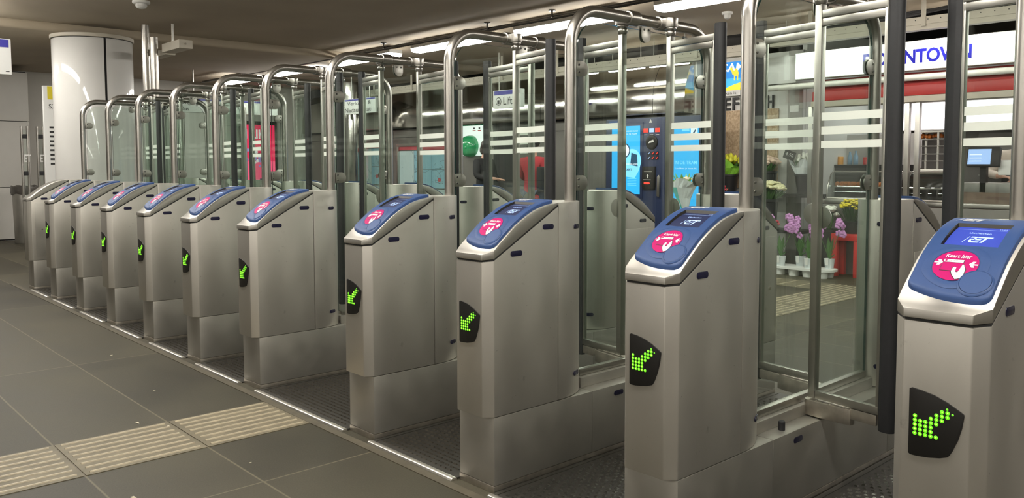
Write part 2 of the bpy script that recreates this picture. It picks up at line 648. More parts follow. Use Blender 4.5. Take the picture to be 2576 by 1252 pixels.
# back wall: grey panels with a bulging mirror-steel fascia above
mb = MB()
xs = [-17.0, -15.2, -13.6, -11.55, -10.62, -10.02, -9.2, -8.1, -6.52]
for x0, x1 in zip(xs[:-1], xs[1:]):
    if x0 == -10.62:
        continue
    mb.box((x0 + .004, YB, 0.02), (x1 - .004, YB + .1, 1.78))
    mb.box((x0 + .004, YB, 1.79), (x1 - .004, YB + .1, 1.93))
mb.box((-17, YB + .012, 0), (-6.53, YB + .1, 1.94), 1)
struct(build('wall_back', mb, ['grey_panel', 'steel_gap']))
prof, y_, z_ = [(YB + .02, 1.955), (YB - .125, 1.955), (YB - .13, 1.965)], YB - .13, 1.965
while z_ < 2.74:
    th = R(-1.0 + 6.5 * (z_ - 1.965) / .24) if z_ < 2.205 else R(5.5 + 42 * (z_ - 2.205) / .55)
    z_ += .025
    y_ += .025 * math.tan(th)
    prof.append((y_, z_))
prof += [(YB + .3, z_), (YB + .3, 1.955)]
mb = MB()
for x0, x1 in ((-17, -13.6), (-13.6, -11.5), (-11.5, -9.35), (-9.35, -7.15), (-7.15, -6.62)):
    mb.prism(prof, x0 + .004, x1 - .004, axis='x')
struct(build('trim_3', mb, 'steel_mirror'))
slab('trim_4', (-17, 7.75, 1.9), (-6, 7.85, 3.3), 'dark_void')
# lift door in the recess of the back wall
mb = MB().box((-10.62, YB + .02, 0), (-10.325, YB + .05, 1.93)).box((-10.315, YB + .02, 0), (-10.02, YB + .05, 1.93))
struct(build('door_1', mb, 'dark_steel'))
# shop: side wall, interior walls, ceiling
slab('wall_shop_left', (-5.33, 7.77, 0), (-5.27, 11.0, 3.0), 'white_paint')
slab('wall_shop_back', (-5.33, 11.0, 0), (3, 11.1, 3.0), 'grey_panel')
slab('wall_shop_right', (2.0, YB, 0), (2.1, 11, 3.0), 'white_paint')
slab('ceiling_shop', (-5.26, YB + .3, 2.55), (3, 11.1, 2.62), 'white_paint')
# shop fascia: red band, rails
mb = MB().box((-4.9, YB + .02, 2.01), (2.0, YB + .25, 2.12), 0).box((-4.9, YB + .06, 2.12), (2.0, YB + .25, 2.26), 0)
struct(build('trim_5', mb, 'red_paint', bevel=0.004))
mb = MB().box((-4.9, YB - .01, 1.94), (2.0, YB + .2, 2.005))
struct(build('trim_6', mb, 'beige_paint', bevel=0.004))
mb = MB().box((-5.55, YB - .02, 2.165), (2.0, YB + .05, 2.235))
struct(build('trim_7', mb, 'steel_frame', bevel=0.004))
mb = MB()
for x in (-4.92, -3.80, -3.69, -2.4, -1.0):
    mb.box((x - .025, YB + .02, 0.8), (x + .025, YB + .08, 1.95))
struct(build('trim_8', mb, 'steel_frame', bevel=0.004))
slab('trim_9', (-4.9, YB + .02, 0), (2.0, YB + .10, 0.80), 'grey_panel')

# tactile guidance strip (before and behind the wide gate)
def tactile(name, x0, x1, blocks):
    mb = MB()
    for y0, y1 in blocks:
        mb.box((x0, y0 + .004, -0.02), (x1, y1 - .004, 0.003), 0)
        nrib = 8
        for k in range(nrib):
            x = x0 + .03 + (x1 - x0 - .06) * k / (nrib - 1)
            prf = [(x - .0075, .002), (x - .004, .0075), (x + .004, .0075), (x + .0075, .002)]
            mb.prism(prf, y0 + .025, y1 - .025, axis='y', mi=1)
    struct(build(name, mb, ['tactile', 'tactile_rib']))


tactile('trim_10', -4.165, -3.665, [(-0.09 - .515 * (k + 1), -0.09 - .515 * k) for k in range(0, 4)])
tactile('trim_11', -4.10, -3.58, [(2.75 + .515 * k, 2.75 + .515 * (k + 1)) for k in range(7)])
tactile('trim_12', -5.6, -4.10, [(5.84, 6.35)])
mb = MB().box((-10.2, -0.094, -0.01), (3, -0.052, 0.004))
struct(build('trim_13', mb, 'floor_border'))

# ------------------------------------------------------------------ lamps
def lamp_mesh(L, wd):
    mb = MB()
    h = L / 2
    mb.box((-h, -wd / 2, 0.05), (h, wd / 2, 0.10), 0)
    pr = [(-wd / 2, 0.05), (-wd / 2 + .01, 0.012), (-wd / 4, 0.0), (wd / 4, 0.0), (wd / 2 - .01, 0.012), (wd / 2, 0.05)]
    mb2 = MB().prism(pr, -h + .005, h - .005, axis='x')
    return mb.mesh('lamp_housing', 'white_paint'), mb2.mesh('lamp_diffuser', 'lamp')


LM = lamp_mesh(1.56, 0.22)
LT = lamp_mesh(0.62, 0.07)


def lamp(x, y, z, ms, label, group, hang=0.0):
    t = thing('fluorescent_lamp', label, 'ceiling lamp', (x, y, z), 0, group)
    link('housing', ms[0], t)
    link('diffuser', ms[1], t)
    if hang:
        for s in (-.25, .25) if hang > .3 else (-.5, .5):
            build('hanger', MB().tube([(s, 0, .10), (s, 0, hang)], .006, 6), 'steel_frame', t)
    return t


xl = [-4.445 - 2.07 * k for k in range(0, 6)]
names_ = ['long fluorescent lamp over the gates, nearest the camera at the top edge', 'second fluorescent lamp from the right in the row over the gates',
          'third fluorescent lamp from the right in the row over the gates', 'fourth fluorescent lamp from the right in the row over the gates',
          'fifth fluorescent lamp from the right in the row over the gates', 'farthest fluorescent lamp of the row over the gates']
for x, nm in zip(xl, names_):
    lamp(x, 4.72, 2.80, LM, nm, 'fluorescent lamps over the gates', .15)
for x in (-2.375, -0.305, 1.765):
    lamp(x, 4.72, 2.80, LM, 'fluorescent lamp continuing the row over the gates to the right', 'fluorescent lamps over the gates', .15)
for k in range(8):
    lamp(-12.82 + 2.07 * k, -0.48, 2.80, LM, 'fluorescent lamp of the row above the near ends of the gates', 'fluorescent lamps above the near gate ends', .15)
    if k > 2:
        lamp(-10.75 + 2.07 * k, -5.8, 2.80, LM, 'fluorescent lamp of the row along the hall side', 'fluorescent lamps of the hall side', .15)
tx = [(-8.03, 'left'), (-7.44, 'second'), (-6.84, 'third')]
for x, nm in ((-8.28, 'small tube lamp under the trunking, left of the three above the blue machines'), (-7.44, 'small tube lamp under the trunking, middle of the three above the blue machines'),
              (-6.72, 'small tube lamp under the trunking, right of the three above the blue machines')):
    lamp(x, 6.86, 2.56, LT, nm, 'tube lamps under the trunking', .39)
for k, nm in enumerate(('left tube lamp above the shop sign', 'second tube lamp above the shop sign', 'third tube lamp above the shop sign')):
    lamp(-4.6 + 1.3 * k, 6.95, 2.66, LT, nm, 'tube lamps above the shop sign', .29)
# twin pipe rail beside the lamps
t = thing('pipe_rail', 'pair of thin pipes hung along the ceiling beside the fluorescent lamps', 'pipe', (0, 4.38, 2.85))
for dy, dz in ((0, 0), (0.05, .03)):
    build('pipe', MB().tube([(-16, dy, dz), (2, dy, dz)], .014, 8), 'dark_steel', t)
for x in (-13.9, -11.8, -9.72, -7.53, -6.45, -4.4):
    mb = MB().lathe([(.012, .02), (.012, .080), (.04, .085), (.04, .10)], 10, 0, Matrix.Translation((x, .03, 0)))
    build('hanger', mb, 'dark_steel', t)

# perforated trunking above the shop row
def trunk(x0, x1, y, z, label):
    t = thing('cable_trunking', label, 'cable tray', (x0, y, z))
    mb = MB().box((0, -.02, 0), (x1 - x0, .02, .075), 0)
    n = int((x1 - x0) / .12)
    for k in range(n):
        mb.cyl((.06 + .12 * k, -.021, .045), .006, .004, axis='y', seg=8, mi=1)
    mb.box((0, -.01, -.05), (x1 - x0, .10, 0), 0)
    build('tray', mb, ['beige_paint', 'black_print'], t)
    for k in range(int((x1 - x0 - .6) / 1.2) + 1):
        build('bracket', MB().box((.5 + 1.2 * k - .022, -.03, -.02), (.5 + 1.2 * k + .022, -.021, ZC - z - .002)), 'beige_paint', t)


trunk(-13.8, -5.2, 6.6, 2.60, 'beige perforated cable trunking above the ticket machines')
trunk(-5.1, 2.0, 6.6, 2.66, 'beige perforated cable trunking above the shop sign')
t = thing('cable_bundle', 'dark cables running over the trunking above the shop sign', 'cable', (0, 6.7, 2.8))
for k in range(3):
    build('cable', MB().tube([(-5 + .35 * i, .03 * k, .03 * math.sin(i * 1.3 + k)) for i in range(20)], .012, 6), 'rubber', t)

# smoke detectors and ceiling rose
def detector(x, y, label, r=.06):
    t = thing('smoke_detector', label, 'smoke detector', (x, y, ZC))
    build('base', MB().lathe([(r, 0), (r, -.02), (r * .9, -.028)], 20), 'white_paint', t)
    build('head', MB().lathe([(r * .62, -.028), (r * .66, -.05), (r * .5, -.07), (r * .2, -.078)], 20), 'white_paint', t)


detector(-5.25, 5.95, 'white smoke detector on the ceiling beside the nearest fluorescent lamp')
detector(-8.92, 0.93, 'flat round white fitting on the ceiling at the top left', .085)

# ------------------------------------------------------------------ TICKET GATES
W2 = 0.1068          # half width
LEN = 2.08           # length of a gate
SEAM = 0.354
GX = dict(A=-0.6456, B=-1.5142, C=-2.3796, D=-3.2246, E=-4.4005, F=-5.2554, G=-6.0986, H=-6.9569, I=-7.8107, J=-8.6826, K=-9.5400)
PROF = [(-.038, .937), (0, .951), (.01, .961), (.063, 1.004), (.113, 1.043), (.164, 1.073), (.217, 1.099), (.271, 1.115), (.32, 1.123), (.354, 1.125)]


def z_top(y):
    if y <= PROF[0][0]:
        return PROF[0][1]
    for (a, za), (b, zb) in zip(PROF[:-1], PROF[1:]):
        if y <= b:
            return za + (zb - za) * (y - a) / (b - a)
    return PROF[-1][1]


def z_smooth(y):
    return sum(z_top(y + dd) for dd in (-.016, -.008, 0, .008, .016)) / 5


def z_low(y):
    return .914 + (.9185 - .914) * (y + .038) / .038 if y < 0 else .9185 + (1.117 - .9185) * y / SEAM


def half_ellipse(n=20, s=1.0):
    return [(W2 * s * math.cos(PI * k / n), SEAM + .001 + .210 * s * math.sin(PI * k / n)) for k in range(n + 1)]


GM = {}


def gate_meshes():
    # plinth with panel seams
    mb = MB()
    for y0, y1 in ((0, .565), (.567, 1.513), (1.515, LEN)):
        mb.box((-W2, y0, .030), (W2, y1, .300))
    mb2 = mb
    GM['plinth'] = mb2.mesh('plinth', 'steel_dull', bevel=.003)
    GM['kick'] = MB().box((-W2 - .001, -.002, 0), (W2 + .001, LEN + .002, .0285)).mesh('kick_plate', 'steel_worn', bevel=.002)
    # pedestal body
    g = .007
    ol = [(-.077, -.035), (.077, -.035), (W2, 0), (W2, SEAM - .002), (-W2, SEAM - .002), (-W2, 0)]
    zt = [z_low(y) - g for _, y in ol]
    vs = [(x, y, .302) for x, y in ol] + [(x, y, z) for (x, y), z in zip(ol, zt)]
    fs = [(5, 4, 3, 2, 1, 0), (6, 7, 8, 11), (11, 8, 9, 10)] + [(i, (i + 1) % 6, (i + 1) % 6 + 6, i + 6) for i in range(6)]
    GM['pedestal'] = MB().add(vs, fs).mesh('pedestal', 'steel', bevel=.0035)
    GM['shadow'] = MB().add([(x * .985, y * .985, z + .15) for x, y, z in vs[:6]] + [(x * .985, max(y, -.03), z + .006) for x, y, z in vs[6:]], fs).mesh('gap_shade', 'steel_gap')  # dark insert under the cap; shade of the open gap put into its colour
    # rounded end
    he = half_ellipse(22)
    GM['end'] = MB().prism(he, .302, 1.125).mesh('end_shroud', 'steel', bevel=.004)
    # cap
    st = [-.038, -.02, 0, .02, .045, .08, .113, .145, .18, .217, .25, .29, .325, SEAM - .001]
    vs, fs = [], []
    for y in st:
        hw = W2 + .001 if y >= 0 else (.078 + (W2 - .077) * (y + .038) / .038)
        vs += [(-hw, y, z_low(y)), (hw, y, z_low(y)), (hw, y, max(z_smooth(y) if y > .02 else z_top(y), z_low(y) + .006)), (-hw, y, max(z_smooth(y) if y > .02 else z_top(y), z_low(y) + .006))]
    n = len(st)
    for i in range(n - 1):
        a, b = i * 4, (i + 1) * 4
        fs += [(a, a + 1, b + 1, b), (a + 1, a + 2, b + 2, b + 1), (a + 2, a + 3, b + 3, b + 2), (a + 3, a, b, b + 3)]
    fs += [(0, 3, 2, 1), ((n - 1) * 4, (n - 1) * 4 + 1, (n - 1) * 4 + 2, (n - 1) * 4 + 3)]
    GM['cap'] = MB().add(vs, fs).mesh('pedestal_cap', 'steel_cap', bevel=.003)

    # blue reader panel following the cap
    HW, Y0, Y1, TH = .0985, .004, .338, .013
    us = [-1, -.985, -.95, -.9, -.8, -.67, -.5, -.25, 0, .25, .5, .67, .8, .9, .95, .985, 1]
    ys = [Y0, Y0 + .003, Y0 + .008, Y0 + .015, Y0 + .03] + [.05 + .01 * k for k in range(9)] + [.152, .17, .19, .21, .23, .25, .268, .285, .30, .315, .327, .334, Y1]

    def hw_at(y):
        r_ = .018
        d = min(y - Y0, Y1 - y)
        return HW if d >= r_ else HW - r_ + math.sqrt(max(0, r_ * r_ - (r_ - d) ** 2))

    def SP(u, y, off):
        yy = y + .0115 * (u / HW - .45) ** 2 * max(0, 1 - (y - Y0) / .06)
        return Vector((u, yy, z_smooth(max(yy, 0)) + off))
    GM['SP'] = SP
    nu, ny = len(us), len(ys)
    vs, fs = [], []
    for y in ys:
        h = hw_at(y)
        for u in us:
            e = min(1, min(y - Y0, Y1 - y, (1 - abs(u)) * HW * 1.0) / .006)
            off = TH - .006 * (1 - math.sqrt(max(0, 1 - (1 - e) ** 2)))
            p = SP(u * h, y, off)
            vs.append(p)
    hole = []
    i0, i1 = us.index(-.67), us.index(.67)
    j0, j1 = ys.index(.152), ys.index(.268)
    for j in range(ny - 1):
        for i in range(nu - 1):
            if i0 <= i < i1 and j0 <= j < j1:
                continue
            a = j * nu + i
            fs.append((a, a + 1, a + nu + 1, a + nu))
    # skirt
    ring = [i for i in range(nu)] + [j * nu + nu - 1 for j in range(1, ny)] + [(ny - 1) * nu + i for i in range(nu - 2, -1, -1)] + [j * nu for j in range(ny - 2, 0, -1)]
    base = len(vs)
    for i in ring:
        p = vs[i]
        vs.append(Vector((p.x, p.y, z_smooth(max(p.y, 0)) - .004)))
    m_ = len(ring)
    for k in range(m_):
        fs.append((ring[k], ring[(k + 1) % m_], base + (k + 1) % m_, base + k))
    mb = MB().add(vs, fs, 0)
    # recess walls in black
    hr = [j0 * nu + i for i in range(i0, i1 + 1)] + [j * nu + i1 for j in range(j0 + 1, j1 + 1)] + [j1 * nu + i for i in range(i1 - 1, i0 - 1, -1)] + [j * nu + i0 for j in range(j1 - 1, j0, -1)]
    v2 = [vs[i] for i in hr]
    cen = Vector((0, .21, 0))
    v3 = [Vector((p.x * .93, .21 + (p.y - .21) * .9, p.z - .010)) for p in v2]
    k_ = len(hr)
    mb.add(v2 + v3, [(i, (i + 1) % k_, (i + 1) % k_ + k_, i + k_) for i in range(k_)], 1)
    GM['panel'] = mb.mesh('reader_panel', ['blue_plastic', 'black_plastic'], fix=True)

    # screen in the recess
    def screen(bg, tx):
        mb = MB()
        ulist = [-.063 + .126 * k / 6 for k in range(7)]
        yl = [.1575, .18, .20, .22, .24, .263]
        vs = [SP(u, y, TH - .0085) for y in yl for u in ulist]
        mb.add(vs, [(j * 7 + i, j * 7 + i + 1, (j + 1) * 7 + i + 1, (j + 1) * 7 + i) for j in range(5) for i in range(6)], 0)
        xf = lambda p: SP(p.x, p.y, TH - .0074)
        for pl in RET_polys():
            add_poly(mb, [(-.026 + a * .025, .178 + b * .026) for a, b in pl], 1, xf)
        add_poly(mb, [(-.055, .2435), (.058, .2435), (.058, .2445), (-.055, .2445)], 1, xf)
        add_text(mb, 'Uitchecken', 1, lambda p: SP(p.x - .022, p.y + .218, TH - .0074), height=.008)
        add_text(mb, '11:02', 1, lambda p: SP(p.x + .040, p.y + .248, TH - .0074), height=.006)
        return mb.mesh('screen', [bg, tx], fix=False)
    GM['screen'] = screen('screen_navy', 'screen_text')
    GM['screen_angle_bright'] = screen('screen_blue', 'screen_text')  # same screen, viewing-angle brightness put into its colour
    # operator lettering at the head of the panel
    mb = MB()
    for pl in RET_polys():
        add_poly(mb, [(-.080 + a * .030, .288 + b * .024) for a, b in pl], 0, lambda p: SP(p.x, p.y, TH + .0012))
    GM['logo'] = mb.mesh('operator_logo', 'white_print', fix=False)
    # raised ring and thumb dish
    CXT, CYT = -.006, .085

    def ring_mesh(cx, cy, r0, r1, h, mi, mb, a0=0, a1=2 * PI, k=1.18, n=40, lift=.001):
        vs, fs = [], []
        for i in range(n + 1):
            a = a0 + (a1 - a0) * i / n
            for rr, hh in ((r0, lift), (r0 + (r1 - r0) * .35, h), (r0 + (r1 - r0) * .7, h * .8), (r1, lift)):
                vs.append(SP(cx + rr * math.cos(a), cy + rr * math.sin(a) / k, TH + hh))
        for i in range(n):
            for j in range(3):
                q = i * 4 + j
                fs.append((q, q + 1, q + 5, q + 4))
        mb.add(vs, fs, mi)
    mb = MB()
    ring_mesh(CXT, CYT, .0545, .076, .0026, 0, mb)
    GM['ring'] = mb.mesh('target_ring', 'blue_plastic', fix=False)

    def disc(cx, cy, r_, mb, mi, off, k=1.18, dish=0.0):
        vs, fs = [], []
        nr, na = 5, 40
        for j in range(nr + 1):
            for i in range(na):
                a = 2 * PI * i / na
                rr = r_ * max(j, .001) / nr
                vs.append(SP(cx + rr * math.cos(a), cy + rr * math.sin(a) / k, TH + off - dish * (1 - (j / nr) ** 2)))
        for j in range(nr):
            for i in range(na):
                i2 = (i + 1) % na
                fs.append((j * na + i, j * na + i2, (j + 1) * na + i2, (j + 1) * na + i))
        mb.add(vs, fs, mi)
    mb = MB()
    disc(.054, .0415, .034, mb, 0, .0040)
    ring_mesh(.054, .0415, .0335, .040, .0046, 0, mb, n=40)
    GM['dish'] = mb.mesh('thumb_rest', ['blue_dish'], fix=False)
    # the pink card target with its printing
    mb = MB()
    disc(CXT, CYT, .0515, mb, 0, .0018)
    xf = lambda p: SP(CXT + p.x, CYT + p.y / 1.18, TH + .0030)
    xf2 = lambda p: SP(CXT + p.x, CYT + p.y / 1.18, TH + .0026)
    xf3 = lambda p: SP(CXT + p.x, CYT + p.y / 1.18, TH + .0034)
    add_text(mb, 'Kaart hier', 1, lambda p: xf(Vector((p.x - .030, p.y + .022, 0))), width=.060, height=.0125, shear=.15, weight=.018)
    for s in (1, -1):
        aw = [(-.050, -.003 + .008), (-.040, .005), (-.044, .013), (-.037, .013), (-.030, .002 + .002), (-.037, -.006), (-.044, -.006), (-.040, .001), (-.050, .001)]
        add_poly(mb, [(a * s, b) for a, b in (aw if s == 1 else aw[::-1])], 1, xf)
    add_poly(mb, [(-.031, -.022), (.017, -.022), (.017, .0165), (-.031, .0165)], 2, xf2)
    add_poly(mb, [(-.0298, -.0208), (.0158, -.0208), (.0158, .0055), (-.0298, .0055)], 0, xf)
    add_poly(mb, [(-.0298, .0065), (.0158, .0065), (.0158, .0153), (-.0298, .0153)], 1, xf)
    add_text(mb, 'ov-chipkaart', 2, lambda p: xf3(Vector((p.x - .0175, p.y + .0088, 0))), width=.030, height=.0042)
    add_poly(mb, arc(-.0245, .011, .0028, 0, 2 * PI, 10)[:-1], 0, xf3)
    hand = [(-.003, -.0234), (-.0023, -.0117), (.0011, -.0084), (.0053, -.0103), (.0062, -.0243), (.0121, -.0257), (.0167, 0), (.0195, 0), (.0268, -.015), (.0268, -.0415), (.0126, -.0475), (.0011, -.0328)]
    big = [(.012 + (a - .012) * 1.13, -.026 + (b + .026) * 1.055) for a, b in hand]
    big[4], big[5] = (.0049, -.0252), (.0129, -.0262)
    tri = lambda P, mi, f: [add_poly(mb, [P[i] for i in q], mi, f) for q in ((0, 1, 2, 3, 4, 11), (11, 4, 5, 10), (5, 6, 7, 8, 9, 10))]
    tri(big, 2, xf)
    tri(hand, 1, xf3)
    GM['target'] = mb.mesh('card_target', ['pink', 'white_print', 'black_print'], fix=False)

    # arrow display on the front face
    pts = [(-.058, .742), (-.052, .7455), (-.030, .7425), (0.0, .736), (.030, .724), (.058, .7085), (.0655, .7035), (.066, .698), (.062, .670), (.054, .640), (.043, .612), (.036, .599), (.032, .5945),
           (.015, .588), (-.010, .583), (-.035, .5805), (-.052, .5805), (-.0575, .584)]
    GM['display'] = MB().prism(pts, -.0385, -.034, axis='y').mesh('arrow_display', 'black_plastic', bevel=.0012)
    rows = {0: [0, 1, 2, 3, 4], 1: [0, 1, 2, 3], 2: [0, 1, 2, 3], 3: [0, 1, 2, 3, 4], 4: [0, 3, 4, 5], 5: [4, 5, 6], 6: [5, 6]}
    mb = MB()
    for r_, cs in rows.items():
        for c in cs:
            x, z = -.0430 + .0122 * c, .6360 + .0106 * r_
            mb.lathe([(.0051, 0), (.0046, .0010), (.0026, .0018)], 10, 0, Matrix.Translation((x, -.0384, z)) @ Matrix.Rotation(PI / 2, 4, 'X'))
            mb.lathe([(.0019, .0016), (.0012, .0024)], 8, 1, Matrix.Translation((x + .0008, -.0384, z + .0005)) @ Matrix.Rotation(PI / 2, 4, 'X'))
    for c, r_ in ((6, 6.8), (7, 5.85)):
        x, z = -.0430 + .0122 * c - .001, .6360 + .0106 * r_
        mb.lathe([(.0030, 0), (.0016, .0014)], 8, 0, Matrix.Translation((x, -.0384, z)) @ Matrix.Rotation(PI / 2, 4, 'X'))
    GM['arrow'] = mb.mesh('arrow_lights', ['led_green', 'led_core'])
    # sensor window (x axis outwards)
    GM['sensor'] = MB().prism(stadium(.062, .022), -.001, .0018, axis='x').mesh('sensor_window', 'sensor', bevel=.0008)
    GM['sensor_s'] = MB().prism(stadium(.046, .020), -.001, .0035, axis='x').mesh('sensor_window', 'sensor', bevel=.0008)
    # hoop
    ZT, BR, YP = 1.952, .155, .535
    path = [(0, YP, 1.12), (0, YP, ZT - BR)]
    path += [(0, YP + BR - BR * math.cos(a), ZT - BR + BR * math.sin(a)) for a in [PI / 2 * k / 12 for k in range(1, 13)]]
    path += [(0, LEN - YP - BR + BR * math.sin(a), ZT - BR + BR * math.cos(a)) for a in [PI / 2 * k / 12 for k in range(0, 13)]]
    path += [(0, LEN - YP, 1.12)]
    GM['hoop'] = MB().tube(path, .0255, 20).mesh('hoop', 'steel_tube')
    # curb, rail and fixed glass in the middle
    GM['curb'] = MB().box((-.038, .568, .300), (.038, 1.512, .345)).mesh('curb', 'steel_dull', bevel=.003)
    GM['rail'] = MB().box((-.014, .585, .346), (.014, 1.495, .374)).mesh('glass_rail', 'steel_frame', bevel=.002)
    y0, y1, z0, z1, rr = .574, 1.506, .372, 1.905, .125
    outline = [(y0, z0), (y1, z0)] + arc(y1 - rr, z1 - rr, rr, 0, PI / 2, 10) + arc(y0 + rr, z1 - rr, rr, PI / 2, PI, 10)
    mb = MB().prism(outline, -.005, .005, axis='x')
    n = len(outline)
    mb.m = [0, 0] + [1] * n
    GM['fixed'] = mb.mesh('fixed_glass', ['pane_glass', 'glass_edge'])
    # clamp: round plate with two screws, tongue to the post
    mb = MB()
    for s in (-1, 1):
        pl = [(-.030, -.033)] + arc(.010, 0, .033, -PI / 2, PI / 2, 12) + [(-.030, .033)]
        mb.prism(pl, s * .0055, s * .0095, axis='x', mi=0)
        for dz in (-.016, .016):
            mb.cyl((s * .009 if s > 0 else -.012, -.016, dz), .006, .003, axis='x', seg=10, mi=1)
    GM['clamp'] = mb.mesh('glass_clamp', ['steel_frame', 'black_print'], bevel=.001)
    # floor stop
    GM['stop'] = MB().lathe([(.0125, 0), (.0125, .031), (.010, .034)], 14).mesh('door_stop', 'rubber')
    # pivot collar: sleeve round the tube with a side boss (towards +x)
    mb = MB()
    M = Matrix.Translation((0, 0, ZT)) @ Matrix.Rotation(-PI / 2, 4, 'X')
    mb.lathe([(.031, -.036), (.034, -.032), (.034, .032), (.031, .036)], 20, 0, M)
    bp = [(-.0, -.034), (.055, -.034)] + arc(.055, 0, .034, -PI / 2, PI / 2, 10) + [(0, .034)]
    mb.prism(bp, ZT - .026, ZT + .018, axis='z')
    mb.lathe([(.028, ZT - .034), (.028, ZT - .026)], 18, 0, Matrix.Translation((.055, 0, 0)))
    GM['collar'] = mb.mesh('pivot_collar', 'steel_tube', bevel=.003)
    # access door with lock on the far pedestal (right face)
    GM['access'] = MB().box((W2, 1.745, .345), (W2 + .0022, 2.058, .885)).mesh('access_door', 'steel', bevel=.001)
    GM['lock'] = MB().cyl((W2 + .002, 2.0, .60), .008, .006, axis='x', seg=12).mesh('lock', 'lock_chrome')
    GM['access_f'] = MB().box((W2, .03, .345), (W2 + .0022, .335, .885)).mesh('access_door', 'steel_dull', bevel=.001)
    GM['lock_f'] = MB().cyl((W2 + .002, .09, .62), .008, .006, axis='x', seg=12).mesh('lock', 'lock_chrome')


def leaf_meshes(L, key):
    """door leaf, pivot on the z axis, reaching along +x"""
    mb = MB()
    mb.box((-.014, -.014, .372), (.016, .014, 1.885))          # pivot stile
    mb.box((.016, -.012, 1.833), (L - .050, .012, 1.862))       # top rail, two courses
    mb.box((.016, -.010, 1.802), (L - .050, .010, 1.830))
    mb.box((.016, -.011, .372), (L - .050, .011, .402))         # bottom rail
    mb.box((L - .060, -.010, .372), (L - .048, .010, 1.862))    # closing stile
    GM['leaf' + key] = mb.mesh('door_leaf', 'steel_frame', bevel=.002)
    mb = MB().box((.0165, -.005, .4025), (L - .0605, .005, 1.8015))
    GM['glass' + key] = mb.mesh('glass_pane', 'pane_glass')
    mb = MB()
    for z0, z1 in ((1.446, 1.476), (1.393, 1.423), (1.342, 1.369)):
        mb.box((.018, -.0066, z0), (L - .063, -.0051, z1))
    GM['film' + key] = mb.mesh('glass_stripes', 'stripe_film')
    sq = [(L - .048, -.010), (L - .048, .010)] + [(L - .032, .022), (L - .012, .022)] + arc(L - .012, 0, .022, PI / 2, -PI / 2, 8)[1:-1] + [(L - .012, -.022), (L - .032, -.022)]
    GM['rubber' + key] = MB().prism(sq, .318, 1.905).mesh('rubber_edge', 'rubber', bevel=.002)
    # foot arm under the leaf
    pl = [(.0, -.030), (.05, -.030), (.13, -.022), (.175, -.012), (L - .05, -.010), (L - .05, .010), (.175, .012), (.13, .022), (.05, .030), (.0, .030)] + arc(0, 0, .030, PI / 2, 1.5 * PI, 8)[1:-1]
    mb = MB().prism(pl[:0] + [(.0, -.030), (.05, -.030), (.13, -.022), (.175, -.014), (.175, .014), (.13, .022), (.05, .030), (0, .030)] + arc(0, 0, .030, PI / 2, 1.5 * PI, 8)[1:-1], .306, .366)
    mb.box((.17, -.011, .330), (L - .055, .011, .370))
    for x in (.03, .09, .15):
        mb.cyl((x, -.018, .366), .005, .004, seg=8)
    GM['arm' + key] = mb.mesh('pivot_arm', 'steel_worn', bevel=.003)
    mb = MB().lathe([(.006, 1.880), (.020, 1.886), (.025, 1.898), (.024, 1.908), (.018, 1.916), (.019, 1.928)], 18)
    GM['ballj' + key] = mb.mesh('ball_joint', 'steel_tube')
    mb = MB().prism(arc(.012, 1.075, .043, -PI / 2, PI / 2, 14), .0145, .0195, axis='y')
    GM['latch' + key] = mb.mesh('latch_plate', 'steel_frame', bevel=.001)


gate_meshes()
leaf_meshes(.332, 'n')
leaf_meshes(.490, 'w')


def add_leaf(gate, side, ypiv, key):
    """side +1: leaf reaching to +x, -1: to -x"""
    build_rot = -R(9) if side > 0 else PI - R(9)
    lf = link('door_leaf', GM['leaf' + key], gate, (side * .055, ypiv, 0), (0, 0, build_rot))
    link('glass_pane', GM['glass' + key], lf)
    fl = link('glass_stripes', GM['film' + key], lf)
    if side < 0:
        fl.rotation_euler = (0, 0, 0)
        fl.location = (0, .0117, 0)
    link('rubber_edge', GM['rubber' + key], lf)
    link('pivot_arm', GM['arm' + key], lf)
    link('ball_joint', GM['ballj' + key], lf)
    link('latch_plate', GM['latch' + key], lf)
    link('pivot_collar', GM['collar'], gate, (0, ypiv, 0), (0, 0, 0 if side > 0 else PI))


def reader(gate, on=False, loc=(0, 0, 0), rz=0.0):
    p = link('reader_panel', GM['panel'], gate, loc, (0, 0, rz))
    link('screen', GM['screen_angle_bright'] if on else GM['screen'], p)  # nearest screen is coloured brighter for its viewing angle, not switched differently
    link('card_target', GM['target'], p)
    link('target_ring', GM['ring'], p)
    link('thumb_rest', GM['dish'], p)
    link('operator_logo', GM['logo'], p)
    return p


def sensor_at(gate, y, z, key='sensor'):
    return link('sensor_window', GM[key], gate, (W2, y, z))


def sensor_round(gate, t, z, rear=False):
    x, y = W2 * math.cos(t), SEAM + .211 * math.sin(t)
    nx, ny = math.cos(t) / W2, math.sin(t) / .211
    if rear:
        y, ny = LEN - y, -ny
    return link('sensor_window', GM['sensor_s'], gate, (x, y, z), (0, 0, math.atan2(ny, nx)))


